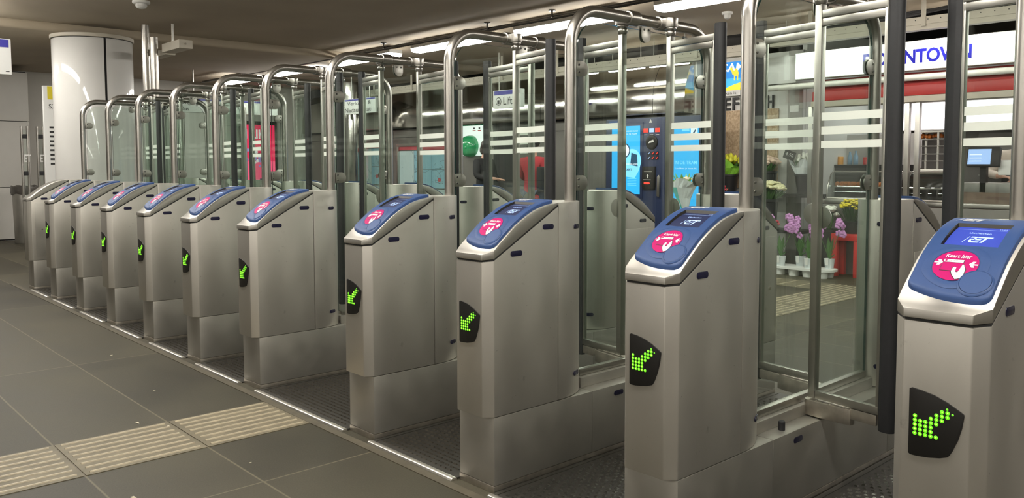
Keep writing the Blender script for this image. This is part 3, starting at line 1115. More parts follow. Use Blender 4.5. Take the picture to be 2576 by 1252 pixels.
def make_gate(k, label, lp=None, rp=None, lkey='n', rkey='n', end=False):
    x = GX[k] - W2
    g = thing('ticket_gate', label, 'ticket gate', (x, 0, 0), 0, 'row of ticket gates')
    link('plinth', GM['plinth'], g)
    link('kick_plate', GM['kick'], g)
    for loc, rz in (((0, 0, 0), 0.0), ((0, LEN, 0), PI)):
        link('pedestal', GM['pedestal'], g, loc, (0, 0, rz))
        link('gap_shade', GM['shadow'], g, loc, (0, 0, rz))
        link('pedestal_cap', GM['cap'], g, loc, (0, 0, rz))
        link('end_shroud', GM['end'], g, loc, (0, 0, rz))
        if not end:
            reader(g, k == 'A' and rz == 0.0, loc, rz)
    if not end:
        d = link('arrow_display', GM['display'], g)
        link('arrow_lights', GM['arrow'], d)
    else:
        a = link('access_door', GM['access_f'], g)
        link('lock', GM['lock_f'], a)
    a = link('access_door', GM['access'], g)
    link('lock', GM['lock'], a)
    for y in (.294, LEN - .294):
        sensor_at(g, y, 1.029)
    for y in (.118, LEN - .118):
        sensor_at(g, y, .933)
    for y in (.74, 1.30):
        sensor_at(g, y, .263)
    for t_, z in ((R(38), 1.02), (R(38), .392)):
        sensor_round(g, t_, z)
        sensor_round(g, R(62), z, True)
    link('hoop', GM['hoop'], g)
    link('curb', GM['curb'], g)
    link('glass_rail', GM['rail'], g)
    link('fixed_glass', GM['fixed'], g)
    for z in (1.20, 1.695):
        link('glass_clamp', GM['clamp'], g, (0, .594, z))
        link('glass_clamp', GM['clamp'], g, (0, LEN - .594, z), (0, 0, PI))
    link('glass_clamp', GM['clamp'], g, (0, 1.04, 1.892), (PI / 2 * -1, 0, 0))
    if rp:
        add_leaf(g, 1, rp, rkey)
        for y in (.69, 1.10) if rp < 1 else (.95, 1.35):
            link('door_stop', GM['stop'], g, (.068, y, .300))
    if lp:
        add_leaf(g, -1, lp, lkey)
        for y in (.69, 1.12) if lp < 1 else (.95, 1.38):
            link('door_stop', GM['stop'], g, (-.068, y, .300))
    return g


P1, P2 = .945, 1.165
gA = make_gate('A', 'ticket gate nearest the camera at the right edge, its reader screen bright blue', lp=P1)
for ch in gA.children:
    if ch.name.startswith('door_leaf'):
        ch.rotation_euler.z = PI - R(15)          # this leaf stands a little further open
make_gate('B', 'ticket gate with blue card reader, second from the right, before the flower stall', P2, P1)
make_gate('C', 'ticket gate with blue card reader, third from the right, before blue ticket machines', P1, P2)
make_gate('D', 'ticket gate with blue card reader, fourth from the right, right of the wide lane', P2, P1, 'w', 'n')
make_gate('E', 'ticket gate with blue card reader, fifth from the right, left of the wide lane', P1, P2, 'n', 'w')
make_gate('F', 'ticket gate with blue card reader, sixth from the right, in the middle of the row', P2, P1)
make_gate('G', 'ticket gate with blue card reader, seventh from the right and fifth from the left', P1, P2)
make_gate('H', 'ticket gate with blue card reader, fourth from the left of the row', P2, P1)
make_gate('I', 'ticket gate with blue card reader, third from the left of the row', P1, P2)
make_gate('J', 'ticket gate with blue card reader, second from the left, beside the plain end gate', P2, P1)
make_gate('K', 'plain stainless end gate without a blue reader, leftmost of the row, beside the white column', None, P2, end=True)

# ------------------------------------------------------------------ lane mats
order = 'KJIHGFEDCBA'
lane_names = ['farthest', 'second farthest', 'third farthest', 'fourth farthest', 'fifth', 'sixth', 'wide', 'fourth nearest', 'second nearest', 'nearest']


def lane(a, b, label, style):
    x0, x1 = GX[a] + .004, GX[b] - 2 * W2 - .004
    t = thing('lane_mat', label, 'floor mat', ((x0 + x1) / 2, 0, 0), 0, 'mats in the lanes between the gates')
    h = (x1 - x0) / 2
    mb = MB().box((-h, -.012, 0), (h, LEN + .01, .006), 0)
    mb.box((-h, -.012, .006), (-h + .022, LEN, .008), 0).box((h - .022, -.012, .006), (h, LEN, .008), 0)
    px, py = (.034, .030)
    nx = int((2 * h - .09) / px)
    ny = int(2.0 / py)
    for j in range(ny):
        for i in range(nx):
            x = -h + .055 + px * i + (px / 2 if j % 2 else 0)
            y = .02 + py * j
            if style == 'stud':
                r = .0085
                mb.add([(x - r, y - r, .006), (x + r, y - r, .006), (x + r, y + r, .006), (x - r, y + r, .006),
                        (x - r * .5, y - r * .5, .011), (x + r * .5, y - r * .5, .011), (x + r * .5, y + r * .5, .011), (x - r * .5, y + r * .5, .011)],
                       [(4, 5, 6, 7), (0, 1, 5, 4), (1, 2, 6, 5), (2, 3, 7, 6), (3, 0, 4, 7)], 1)
            else:
                a_, b_ = .006, .0115
                mb.add([(x - b_, y - a_, .006), (x + b_, y - a_, .006), (x + b_, y + a_, .006), (x - b_, y + a_, .006),
                        (x - b_ * .8, y - a_ * .3, .0115), (x + b_ * .8, y - a_ * .3, .0115)],
                       [(0, 1, 5, 4), (2, 3, 4, 5), (1, 2, 5), (3, 0, 4)], 1)
    build('mat_surface', mb, ['mat_rubber', 'mat_stud' if style == 'stud' else 'mat_metal', 'steel_worn'], t, smooth=False, fix=False)
    e = MB().prism([(-.044, 0), (-.040, .008), (-.034, .011), (-.022, .011), (-.014, .008), (-.012, 0)], -h, h, axis='x')
    build('threshold_strip', e, 'strip_metal', t, bevel=.001)


for (a, b), nm in zip(zip(order[:-1], order[1:]), lane_names):
    lane(a, b, {'wide': 'grey studded mat in the wide lane behind the tactile strip', 'nearest': 'dark studded mat in the lane nearest the camera',
                'second nearest': 'black studded mat in the second lane from the right'}.get(nm, 'studded mat in the ' + nm + (' lane from the camera' if nm[0] in 'fst' and 'nearest' not in nm else ' lane')),
         'stud' if b in 'AB' else 'slot')

# litter on the floor
for k, (x, y) in enumerate([(-4.09, -.63), (-4.8, -.45), (-4.25, -.72), (-3.35, -.55), (-3.3, -1.05), (-2.8, -.62), (-3.95, -.3), (-5.9, -.35)]):
    mb = MB().add([(-.02, 0, .001), (.012, -.010, .004), (.02, .006, .001), (-.006, .012, .005)], [(0, 1, 2, 3)])
    mb.add([(-.02, 0, .0005), (.012, -.010, .0005), (.02, .006, .0005), (-.006, .012, .0005)], [(3, 2, 1, 0)])
    o = build('paper_scrap', mb, 'crumb', None, (x, y, .003 if -4.17 < x < -3.66 else 0), (0, 0, k * 1.7))
    o.scale = [random.uniform(.35, 1.0)] * 3
    tag(o, 'small pale scrap of litter on the dark floor tiles before the gates', 'litter', 'litter scraps on the floor')

# ------------------------------------------------------------------ column, pole and left side
t = thing('round_column', 'thick round white column at the left behind the gates', 'column', (-11.2, 1.1, 0))
N = 96
seam_a = math.atan2(-3.18, 11.2) + R(17)
mb = MB()
vs, fs = [], []
for z in (0, .02, 2.79, 2.80):
    rr = .451 if z in (0, 2.80) else .455
    for k in range(N):
        a = seam_a + R(1.6) + (2 * PI - R(3.2)) * k / (N - 1)
        vs.append((rr * math.cos(a), rr * math.sin(a), z))
for j in range(3):
    for k in range(N - 1):
        fs.append((j * N + k, j * N + k + 1, (j + 1) * N + k + 1, (j + 1) * N + k))
build('cladding', MB().add(vs, fs), 'white_enamel', t)
build('core', MB().lathe([(.435, 0), (.435, 2.85)], 48), 'steel_gap', t)
build('top_ring', MB().lathe([(.465, 2.808), (.470, 2.812), (.470, 2.85)], 64), 'beige_paint', t)

t = thing('ceiling_pole', 'twin steel tubes rising to the ceiling right of the white column', 'pole', (-10.36, 1.5, 0))
build('tube', MB().tube([(-.055, -.03, 0), (-.055, -.03, 2.95)], .045, 16), 'steel_tube', t)
build('tube', MB().tube([(.055, .03, 0), (.055, .03, 2.80)], .045, 16), 'steel_tube', t)
t = thing('beacon_box', 'beige box on a bracket across the ceiling pole beside the white column', 'box', (-10.3, 1.62, 2.62))
build('case', MB().box((.05, -.02, 0), (.60, .14, .10)), 'beige_paint', t, bevel=.01)
build('arm', MB().box((-.62, .02, -.02), (.06, .14, .05)), 'beige_paint', t, bevel=.006)
build('lens', MB().cyl((.605, .05, .05), .012, .012, axis='x', seg=10), 'lock_chrome', t)
build('stem', MB().tube([(.2, .06, .10), (.2, .06, .33)], .015, 8), 'steel_frame', t)

t = thing('hanging_sign', 'white hanging sign with a dark blue band at the top left edge', 'sign', (-10.2, -.01, 2.235))
build('board', MB().box((-.05, -1.3, 0), (.05, .008, .375)), 'sign_white', t, bevel=.01)
build('blue_band', MB().box((.0505, -1.28, .285), (.053, -.015, .365)), 'sign_blue', t)
build('maker_mark', MB().box((.0505, -.05, .028), (.0515, -.015, .036)), 'black_print', t)
for y in (-1.0, -.2):
    build('rod', MB().tube([(0, y, .375), (0, y, .714)], .012, 8), 'steel_frame', t)

t = thing('info_panel', 'narrow white notice panel with a yellow corner beside the white column', 'notice board', (-12.3, .80, 0))
build('panel', MB().box((-.03, -.02, .15), (.03, .55, 2.32)), 'sign_white', t, bevel=.006)
build('yellow_header', MB().box((.0305, .03, 2.14), (.033, .54, 2.31)), 'yellow_paint', t)
mb = MB()
add_text(mb, 'S25', 0, on_wall(.034, .04, 2.02, '+x'), height=.06)
for k in range(9):
    mb.box((.0305, .04, 1.28 + .06 * k), (.0325, .10 + .03 * (k % 3), 1.305 + .06 * k))
build('print', mb, 'black_print', t)
build('foot', MB().box((-.10, .1, 0), (.10, .45, .15)), 'steel_dull', t)

for k, (y, lab) in enumerate(((.86, 'left glass barrier post pair with white letters far behind the end gate'), (1.07, 'right glass barrier post pair with white letters far behind the end gate'))):
    t = thing('glass_barrier', lab, 'barrier', (-14.0, y, 0), 0, 'barriers by the far wall')
    for dy in (.015, .095):
        build('post', MB().tube([(0, dy, 0), (0, dy, 1.85)], .018, 10), 'steel_tube', t)
    build('pane', MB().box((-.005, .036, .2), (.005, .078, 1.80)), 'pane_glass', t)
    mb = MB()
    add_text(mb, 'ET', 0, on_wall(.03, .035, 1.32, '+x'), width=.09, height=.11, weight=.02)
    build('lettering', mb, 'white_print', t)
    for z in (1.15, 1.70):
        build('clamp', MB().box((-.015, .03, z - .03), (.03, .085, z + .03)), 'rubber', t, bevel=.005)

t = thing('waste_bin', 'grey steel waste bin with a loose bag over its rim by the left wall', 'bin', (-15.4, 1.2, 0))
build('body', MB().lathe([(.17, .0), (.175, .01), (.195, .86), (.19, .87), (.18, .86)], 28), 'steel_dull', t)
mb = MB()
vs, fs = [], []
for j, (rr, z) in enumerate(((.202, .80), (.212, .84), (.214, .90), (.205, .935), (.185, .92))):
    for k in range(28):
        a = 2 * PI * k / 28
        d = 1 + .03 * math.sin(a * 7 + j) + .02 * math.sin(a * 3 + 2 * j)
        vs.append((rr * d * math.cos(a), rr * d * math.sin(a), z + .012 * math.sin(5 * a + j)))
for j in range(4):
    for k in range(28):
        k2 = (k + 1) % 28
        fs.append((j * 28 + k, j * 28 + k2, (j + 1) * 28 + k2, (j + 1) * 28 + k))
build('bag', MB().add(vs, fs), 'bin_bag', t)

# ------------------------------------------------------------------ signs and boards far behind
t = thing('direction_sign', 'long white direction sign with blue top edge pointing to the bus exit', 'sign', (-14.0, 3.2, 2.15))
build('board', MB().box((-.04, 0, 0), (.04, 1.75, .235)), 'sign_white', t, bevel=.006)
build('blue_band', MB().box((-.043, .01, .205), (.043, 1.74, .232)), 'sign_blue', t)
mb = MB()
add_text(mb, 'Uitgang', 0, on_wall(.0445, .03, .115, '+x'), height=.085)
add_text(mb, 'Bus', 0, on_wall(.0445, .03, .03, '+x'), height=.062)
add_text(mb, 'Tram en Metro', 0, on_wall(.0445, .55, .115, '+x'), height=.06)
add_text(mb, 'Centrum', 0, on_wall(.0445, .62, .03, '+x'), height=.06)
build('lettering', mb, 'black_print', t)
for y in (.25, 1.5):
    build('rod', MB().tube([(0, y, .235), (0, y, .80)], .012, 8), 'steel_frame', t)

t = thing('advert_screen', 'glowing red advertising screen with white letters on the far wall', 'screen', (-17.0, 5.58, .92))
build('frame', MB().box((0, -.06, -.08), (.10, .83, 1.28)), 'dark_steel', t, bevel=.01)
mb = MB().box((.10, 0, 0), (.104, .77, 1.2), 0)
mb.box((.1045, 0, 0), (.105, .77, .42), 1)
add_text(mb, 'I LIKE', 2, on_wall(.107, .10, .90, '+x'), width=.56, height=.20, weight=.03)
for k in range(26):
    a, b = random.gauss(.36, .12), random.gauss(.50, .12)
    mb.ball((.105, max(.05, min(.7, a)), b), random.uniform(.02, .05), 8, 5, random.choice((2, 3, 3, 4)), (.1, 1, 1))
for k in range(8):
    mb.ball((.105, .03 + .02 * k % .1, .35 + .05 * k), .02, 8, 5, 3, (.1, 1, 1))
build('picture', mb, ['ad_red', 'ad_pink', 'ad_white', 'ad_mix', 'black_print'], t)

t = thing('street_sign', 'white hanging sign with two lines of street name above the steel pillar', 'sign', (-13.35, 6.0, 2.18))
build('board', MB().box((0, -.03, 0), (1.02, .03, .27)), 'sign_white', t, bevel=.005)
build('blue_band', MB().box((.01, -.033, .235), (1.01, .033, .262)), 'sign_blue', t)
mb = MB()
add_text(mb, 'Verloop- &', 0, on_wall(.10, -.0345, .135), width=.78, height=.085)
add_text(mb, 'Nadaustraat', 0, on_wall(.02, -.0345, .03), width=.86, height=.080)
build('lettering', mb, 'black_print', t)
for x in (.2, .8):
    build('rod', MB().tube([(x, 0, .27), (x, 0, .77)], .012, 8), 'steel_frame', t)

t = thing('steel_pillar', 'polished steel pillar in front of the far wall under the street sign', 'pillar', (-14.15, 6.6, 0))
build('shaft', MB().lathe([(.27, 0), (.27, 2.95)], 40), 'steel_mirror', t)
build('base_ring', MB().lathe([(.285, 0), (.285, .08), (.275, .085)], 40), 'steel_dull', t)


def map_case(x, y, wd, z0, z1, label, cols, seed):
    rnd = random.Random(seed)
    t = thing('map_case', label, 'map board', (x, y, 0))
    mb = MB()
    b_ = .05
    mb.box((0, -.06, z0), (wd, 0, z0 + b_)).box((0, -.06, z1 - b_), (wd, 0, z1)).box((0, -.06, z0 + b_), (b_, 0, z1 - b_)).box((wd - b_, -.06, z0 + b_), (wd, 0, z1 - b_))
    build('frame', mb, 'steel_frame', t, bevel=.004)
    mb = MB()
    a, b = b_ + .005, wd - b_ - .005
    mb.box((a, -.02, z1 - b_ - .07), (b, -.015, z1 - b_ - .005), 2)
    ca = a
    for i, cw in enumerate(cols):
        cb = ca + (b - a) * cw - .012
        zz = z1 - b_ - .085
        rows = 1 if i == 0 and len(cols) > 1 else 2
        for j in range(rows):
            h = (zz - z0 - b_ - .15) / rows
            zb = zz - h * (j + 1) + .01
            zt = zz - h * j
            mb.box((ca, -.02, zb), (cb, -.015, zt), 0 if i == 0 else 1)
            px, pz = rnd.uniform(ca, cb), rnd.uniform(zb, zt)
            for q in range(26):
                nx = min(max(px + rnd.uniform(-.12, .12), ca + .01), cb - .01)
                nz = min(max(pz + rnd.uniform(-.07, .07), zb + .01), zt - .01)
                if abs(nx - px) + abs(nz - pz) > .02:
                    dd = Vector((nx - px, 0, nz - pz)).normalized() * .003
                    mb.add([(px - dd.z, -.0205, pz + dd.x), (px + dd.z, -.0205, pz - dd.x), (nx + dd.z, -.0205, nz - dd.x), (nx - dd.z, -.0205, nz + dd.x)], [(0, 1, 2, 3)], 3)
                px, pz = (nx, nz) if q % 7 else (rnd.uniform(ca, cb), rnd.uniform(zb, zt))
        mb.box((ca, -.02, z0 + b_), (cb, -.015, z0 + b_ + .135), 0)
        for q in range(5):
            mb.box((ca + .02, -.0205, z0 + b_ + .02 + .022 * q), (ca + (cb - ca) * rnd.uniform(.4, .9), -.0202, z0 + b_ + .026 + .022 * q), 3)
        ca = cb + .012
    mb.ball((b - .25, -.02, z0 + (z1 - z0) * .35), .05, 10, 6, 2, (1, .02, .8))
    build('sheets', mb, ['map_lit', 'map_blue', 'map_red', 'map_dark'], t)
    build('pane', MB().box((b_, -.05, z0 + b_), (wd - b_, -.044, z1 - b_)), 'pane_glass', t)


map_case(-13.42, 7.2, 1.62, .62, 1.66, 'wide map case with a red header and pale blue maps on the steel wall', (.32, .36, .32), 3)
map_case(-14.95, 7.2, 1.1, .66, 1.72, 'lit notice case with a red header left of the wide map case', (.55, .45), 5)

t = thing('aed_cabinet', 'white wall cabinet with green header and round green cover', 'wall cabinet', (-11.24, 7.2, 0))
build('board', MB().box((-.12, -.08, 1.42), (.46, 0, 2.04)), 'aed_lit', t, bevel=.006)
mb = MB().box((-.11, -.083, 1.935), (.45, -.0805, 2.03), 0)
add_text(mb, 'AED', 1, on_wall(.10, -.0845, 1.952), width=.17, height=.060, weight=.02)
mb.prism([(.33, 1.95), (.40, 1.95), (.42, 2.0), (.385, 2.01), (.365, 1.995), (.345, 2.01), (.31, 2.0)], -.0855, -.0835, axis='y', mi=1)
build('header', mb, ['green_sign', 'white_print'], t)
mb = MB()
for x in (.17, .31):
    mb.box((x, -.083, 1.84), (x + .08, -.0805, 1.855), 0)
    mb.box((x + .02, -.083, 1.87), (x + .06, -.0805, 1.90), 1)
build('print', mb, ['red_paint', 'black_print'], t)
build('cover', MB().lathe([(.19, 0), (.19, .05), (.17, .12), (.11, .165), (.03, .18)], 32, 0, Matrix.Translation((.14, -.085, 1.58)) @ Matrix.Rotation(PI / 2, 4, 'X')), 'green_gloss', t)
build('handle', MB().ball((.19, -.24, 1.56), .035, 10, 6), 'green_gloss', t)

t = thing('lift_sign', 'hanging white sign with a blue band reading Lift above the lift door', 'sign', (-9.55, 6.3, 2.11))
build('board', MB().box((0, -.04, 0), (.62, .04, .27)), 'sign_white', t, bevel=.006)
build('blue_band', MB().box((.03, -.043, .20), (.60, .043, .26)), 'sign_blue', t)
mb = MB()
add_text(mb, 'Lift', 0, on_wall(.24, -.0445, .05), height=.115)
mb.prism(arc(.13, .105, .062, 0, 2 * PI, 20)[:-1], -.0445, -.043, axis='y')
mb.prism(arc(.13, .105, .050, 0, 2 * PI, 20)[:-1], -.0455, -.0446, axis='y', mi=1)
mb.prism([(.105, .065), (.155, .065), (.155, .125), (.105, .125)], -.0462, -.0456, axis='y')
build('lettering', mb, ['black_print', 'sign_white'], t)
for x in (.1, .5):
    build('rod', MB().tube([(x, 0, .27), (x, 0, .84)], .012, 8), 'steel_frame', t)

t = thing('exit_lamp', 'small glowing green emergency lamp high above the ticket machines', 'emergency lamp', (-6.62, 7.05, 2.62))
build('case', MB().box((-.13, -.02, 0), (.13, .02, .02)).box((-.02, -.02, .02), (.02, .02, .33)), 'dark_steel', t)
build('light', MB().box((-.12, -.015, -.018), (.12, .015, -.001)), 'exit_lit', t)

# ------------------------------------------------------------------ ticket machines
def machine_body(t, x0, x1, yf, yb, z1):
    build('cabinet', MB().box((x0, yf, .06), (x1, yb, z1)), 'navy', t, bevel=.012)
    build('foot', MB().box((x0 + .03, yf + .03, 0), (x1 - .03, yb - .02, .06)), 'black_plastic', t)


t = thing('ticket_machine', 'left blue ticket machine with a cyan touch screen and payment slots', 'ticket machine', (-7.33, 6.9, 0), 0, 'blue ticket machines')
machine_body(t, -.51, .52, 0, .28, 1.90)
build('display_frame', MB().box((-.43, -.012, .80), (.16, 0, 1.845)), 'navy', t, bevel=.008)
mb = MB().box((-.385, -.018, .86), (.115, -.0125, 1.795), 0)
xf = on_wall(0, -.0190, 0)
mb.prism(arc(-.02, 1.32, .16, -.3, PI + .1, 18) + [(-.20, 1.20), (-.14, 1.10), (.03, 1.08), (.10, 1.18)], -.0186, -.0182, axis='y', mi=1)
mb.prism(arc(-.16, 1.46, .105, 0, 2 * PI, 24)[:-1], -.0192, -.0187, axis='y', mi=3)
mb.prism(arc(-.16, 1.46, .088, 0, 2 * PI, 24)[:-1], -.0198, -.0193, axis='y', mi=2)
mb.prism([(-.05, 1.26), (.08, 1.24), (.07, 1.40), (-.03, 1.43)], -.0192, -.0187, axis='y', mi=3)
add_text(mb, 'BUSINESS CLASS', 2, on_wall(-.14, -.0194, 1.715), width=.22, height=.020)
add_text(mb, 'IN DE TRAM', 2, on_wall(-.12, -.0194, 1.675), width=.18, height=.020)
add_text(mb, 'WAARDE BIJLADEN', 2, on_wall(-.20, -.0200, 1.255), width=.28, height=.026, weight=.02)
mb.box((-.20, -.0192, 1.165), (.02, -.0186, 1.225), 1)
add_text(mb, 'START', 3, on_wall(-.17, -.0200, 1.178), width=.15, height=.034, weight=.02)
for k in range(5):
    mb.box((-.10, -.0192, .98 + .022 * k), (.06, -.0186, .986 + .022 * k), 1)
mb.box((-.36, -.0192, .885), (-.20, -.0186, .905), 3)
build('screen', mb, ['screen_cyan', 'screen_cyan_light', 'screen_white', 'screen_dark'], t)
mb = MB()
for x, mi in ((.165, 0), (.265, 1), (.365, 0)):
    mb.box((x, -.004, 1.70), (x + .075, -.0005, 1.755), mi)
    mb.box((x + .01, -.0045, 1.665), (x + .065, -.0005, 1.672), 2)
build('card_icons', mb, ['red_glow', 'screen_text', 'white_print'], t)
mb = MB().lathe([(.098, 0), (.098, .014), (.085, .022), (.06, .020)], 28, 0, Matrix.Translation((.31, 0, 1.565)) @ Matrix.Rotation(PI / 2, 4, 'X'))
mb.prism([(.26, 1.55), (.36, 1.57), (.35, 1.60), (.29, 1.585)], -.026, -.0235, axis='y', mi=1)
build('contactless_reader', mb, ['black_plastic', 'white_print'], t)
mb = MB()
for i in range(3):
    for j in range(2):
        x, z = .235 + .068 * i, 1.33 + .062 * j
        mb.box((x, -.006, z), (x + .052, -.001, z + .05), 0)
        mb.prism([(x + .01, z + .02), (x + .02, z + .01), (x + .042, z + .035), (x + .036, z + .040), (x + .021, z + .022), (x + .015, z + .027)], -.008, -.0065, axis='y', mi=1 if i == 0 else 2)
build('payment_icons', mb, ['black_plastic', 'screen_text', 'red_glow'], t)
mb = MB().prism([(.16, .98), (.18, .93), (.37, .93), (.38, .98), (.38, 1.24), (.17, 1.24)], -.030, -.0005, axis='y', mi=0)
mb.box((.20, -.032, 1.165), (.335, -.0305, 1.178), 1)
mb.prism([(.255, 1.08), (.275, 1.08), (.275, 1.11), (.287, 1.11), (.265, 1.14), (.243, 1.11), (.255, 1.11)], -.032, -.0305, axis='y', mi=2)
mb.box((.19, -.032, 1.055), (.32, -.0305, 1.063), 2)
mb.prism([(.20, 1.0), (.28, 1.0), (.31, 1.015), (.28, 1.03), (.20, 1.03)], -.033, -.0305, axis='y', mi=3)
build('card_slot', mb, ['black_plastic', 'steel_frame', 'white_print', 'red_glow'], t, bevel=.002)
build('door_handle', MB().prism([(.415, .84), (.46, .83), (.465, 1.10), (.45, 1.13), (.42, 1.10)], -.035, -.001, axis='y'), 'steel_tube', t, bevel=.008)
mb = MB()
mb.prism([(.26, 1.83), (.31, 1.83), (.285, 1.88)], -.004, -.0005, axis='y', mi=0)
mb.box((-.45, -.004, 1.83), (-.30, -.0005, 1.875), 1)
build('machine_label', mb, ['sign_white', 'blue_ring'], t)

t = thing('ticket_machine', 'right blue ticket machine half hidden by the glass gate, bouquet before its screen', 'ticket machine', (-6.44, 6.9, 0), 0, 'blue ticket machines')
machine_body(t, -.30, .31, 0, .28, 1.90)
build('display_frame', MB().box((-.24, -.012, .62), (.22, 0, 1.83)), 'navy', t, bevel=.008)
mb = MB().box((-.205, -.018, .68), (.185, -.0125, 1.78), 0)
mb.box((.06, -.0192, 1.62), (.165, -.0187, 1.745), 2)
mb.prism([(.08, 1.66), (.10, 1.65), (.14, 1.70), (.13, 1.72)], -.0198, -.0193, axis='y', mi=3)
add_text(mb, 'IN DE TRAM', 1, on_wall(-.19, -.0194, 1.27), width=.35, height=.045, weight=.01)
add_text(mb, 'Laad hier je kaart bij', 2, on_wall(-.18, -.0194, 1.20), width=.33, height=.026)
mb.prism(arc(-.02, 1.70, .06, 0, PI, 10), -.0192, -.0187, axis='y', mi=1)
build('screen', mb, ['screen_cyan', 'screen_cyan_light', 'screen_white', 'screen_dark'], t)
build('shelf', MB().box((.05, -.16, .62), (.30, -.0005, .65)), 'steel_frame', t, bevel=.003)

# ------------------------------------------------------------------ flower stall
YS = 7.7
slab('wall_stall', (-6.60, YS, 0), (-5.27, YS + .06, 2.7), 'white_paint')
slab('wall_stall_left', (-6.66, 7.31, 0), (-6.60, YS + .06, 2.7), 'white_paint')
slab('wall_stall_pier', (-5.47, YS - .02, 0), (-5.27, YS - .001, 2.7), 'grey_panel')
tag(build('pier_notice', MB().box((-5.44, YS - .026, 1.93), (-5.32, YS - .0205, 2.01)), 'sign_white'), 'small white notice on the grey pier beside the flower stall', 'notice')
tag(build('chipboard_panel', MB().box((-6.58, YS - .03, .95), (-5.6, YS - .002, 1.985)), 'osb'), 'raw chipboard panel on the white wall behind the tulips', 'board')
for k, ch in enumerate('REFRESH'):
    mb = MB()
    x = -6.54 + .128 * k
    vs, fs = text_polys(ch, 1.0, 0, .02)
    add_text(mb, ch, 0, on_wall(x, YS - .022, 1.995), width=.098, height=.165, weight=.02)
    add_text(mb, ch, 0, on_wall(x, YS - .003, 1.995), width=.098, height=.165, weight=.02)
    tag(build('wall_letter', mb, 'black_print'), 'black wall letter %s, number %s of the word above the chipboard' % (ch, ('one', 'two', 'three', 'four', 'five', 'six', 'seven')[k]), 'letter', 'wall letters above the chipboard')
t = thing('cigarette_sign', 'blue and yellow lit cigarette advertisement above the black wall letters', 'advertising sign', (-6.48, YS, 2.18))
build('case', MB().box((-.02, -.05, 0), (.62, -.001, .47)), 'sign_white', t, bevel=.004)
mb = MB()
mb.box((0, -.0535, .235), (.60, -.0505, .455), 0).box((0, -.0535, .075), (.60, -.0505, .235), 1)
mb.prism([(0, .075), (.60, .075), (.60, .20)] + [(.60 - .05 * k, .20 - .00095 * k * k) for k in range(1, 12)] + [(0, .085)], -.056, -.0537, axis='y', mi=2)
add_text(mb, 'CAMEL', 3, on_wall(.02, -.0575, .325), width=.56, height=.11, weight=.02, shear=.12)
camel = [(.155, .355), (.17, .385), (.195, .375), (.20, .345), (.225, .335), (.25, .365), (.275, .34), (.29, .30), (.285, .27), (.282, .205), (.268, .205), (.266, .265), (.24, .262), (.235, .205), (.221, .205), (.222, .27), (.195, .29), (.18, .335), (.165, .345)]
mb.prism([(a + .02, b) for a, b in camel], -.060, -.0578, axis='y', mi=2)
build('picture', mb, ['camel_blue', 'camel_sky', 'camel_yellow', 'camel_white'], t)
mb = MB()
add_text(mb, 'Roken is', 0, on_wall(.03, -.0512, .022), width=.24, height=.040)
build('caption', mb, 'black_print', t)

# stall racks
t = thing('flower_rack', 'dark stepped rack carrying the flower buckets before the chipboard panel', 'rack', (-5.85, 7.45, 0))
build('shelf', MB().box((-.55, -.04, .86), (.93, .22, .90)), 'black_plastic', t, bevel=.004)
build('shelf', MB().box((-.22, -.42, .44), (.93, -.10, .48)), 'black_plastic', t, bevel=.004)
for x in (-.52, .2, .90):
    build('leg', MB().box((x - .02, .17, 0), (x + .02, .21, .86)), 'black_plastic', t)
    build('leg', MB().box((x - .02, -.035, 0), (x + .02, -.01, .86)), 'black_plastic', t)
for x in (-.18, .90):
    build('leg', MB().box((x - .02, -.41, 0), (x + .02, -.37, .44)), 'black_plastic', t)


def rose(mb, c, r, mi=0):
    c = Vector(c)
    mb.ball(c, r * .72, 8, 5, mi)
    for k in range(5):
        a = 2 * PI * k / 5 + random.random()
        d = Vector((math.cos(a), math.sin(a), .12)) * r * .45
        mb.ball(c + d, r * .62, 7, 5, mi, (1, 1, .75))


def tulip(mb, c, r, mi=0):
    M = Matrix.Translation(c) @ Matrix.Rotation(random.uniform(-.35, .35), 4, 'X') @ Matrix.Rotation(random.uniform(-.35, .35), 4, 'Y')
    mb.lathe([(r * .25, -r * 1.1), (r * .75, -r * .7), (r * .85, 0), (r * .6, r * .9), (r * .25, r * 1.25)], 8, mi, M)


def leaf_blade(mb, base, tip, wd, mi=0):
    base, tip = Vector(base), Vector(tip)
    d = tip - base
    s = d.cross(Vector((0, 0, 1)))
    s = (s.normalized() if s.length > 1e-4 else Vector((1, 0, 0))) * wd
    mid = base + d * .5 + Vector((0, 0, .1 * d.length))
    nrm = Vector((0, 0, .002))
    mb.add([base, mid + s, tip, mid - s, base - nrm, mid + s - nrm, tip - nrm, mid - s - nrm], [(0, 1, 2, 3), (7, 6, 5, 4), (0, 4, 5, 1), (1, 5, 6, 2), (2, 6, 7, 3), (3, 7, 4, 0)], mi)


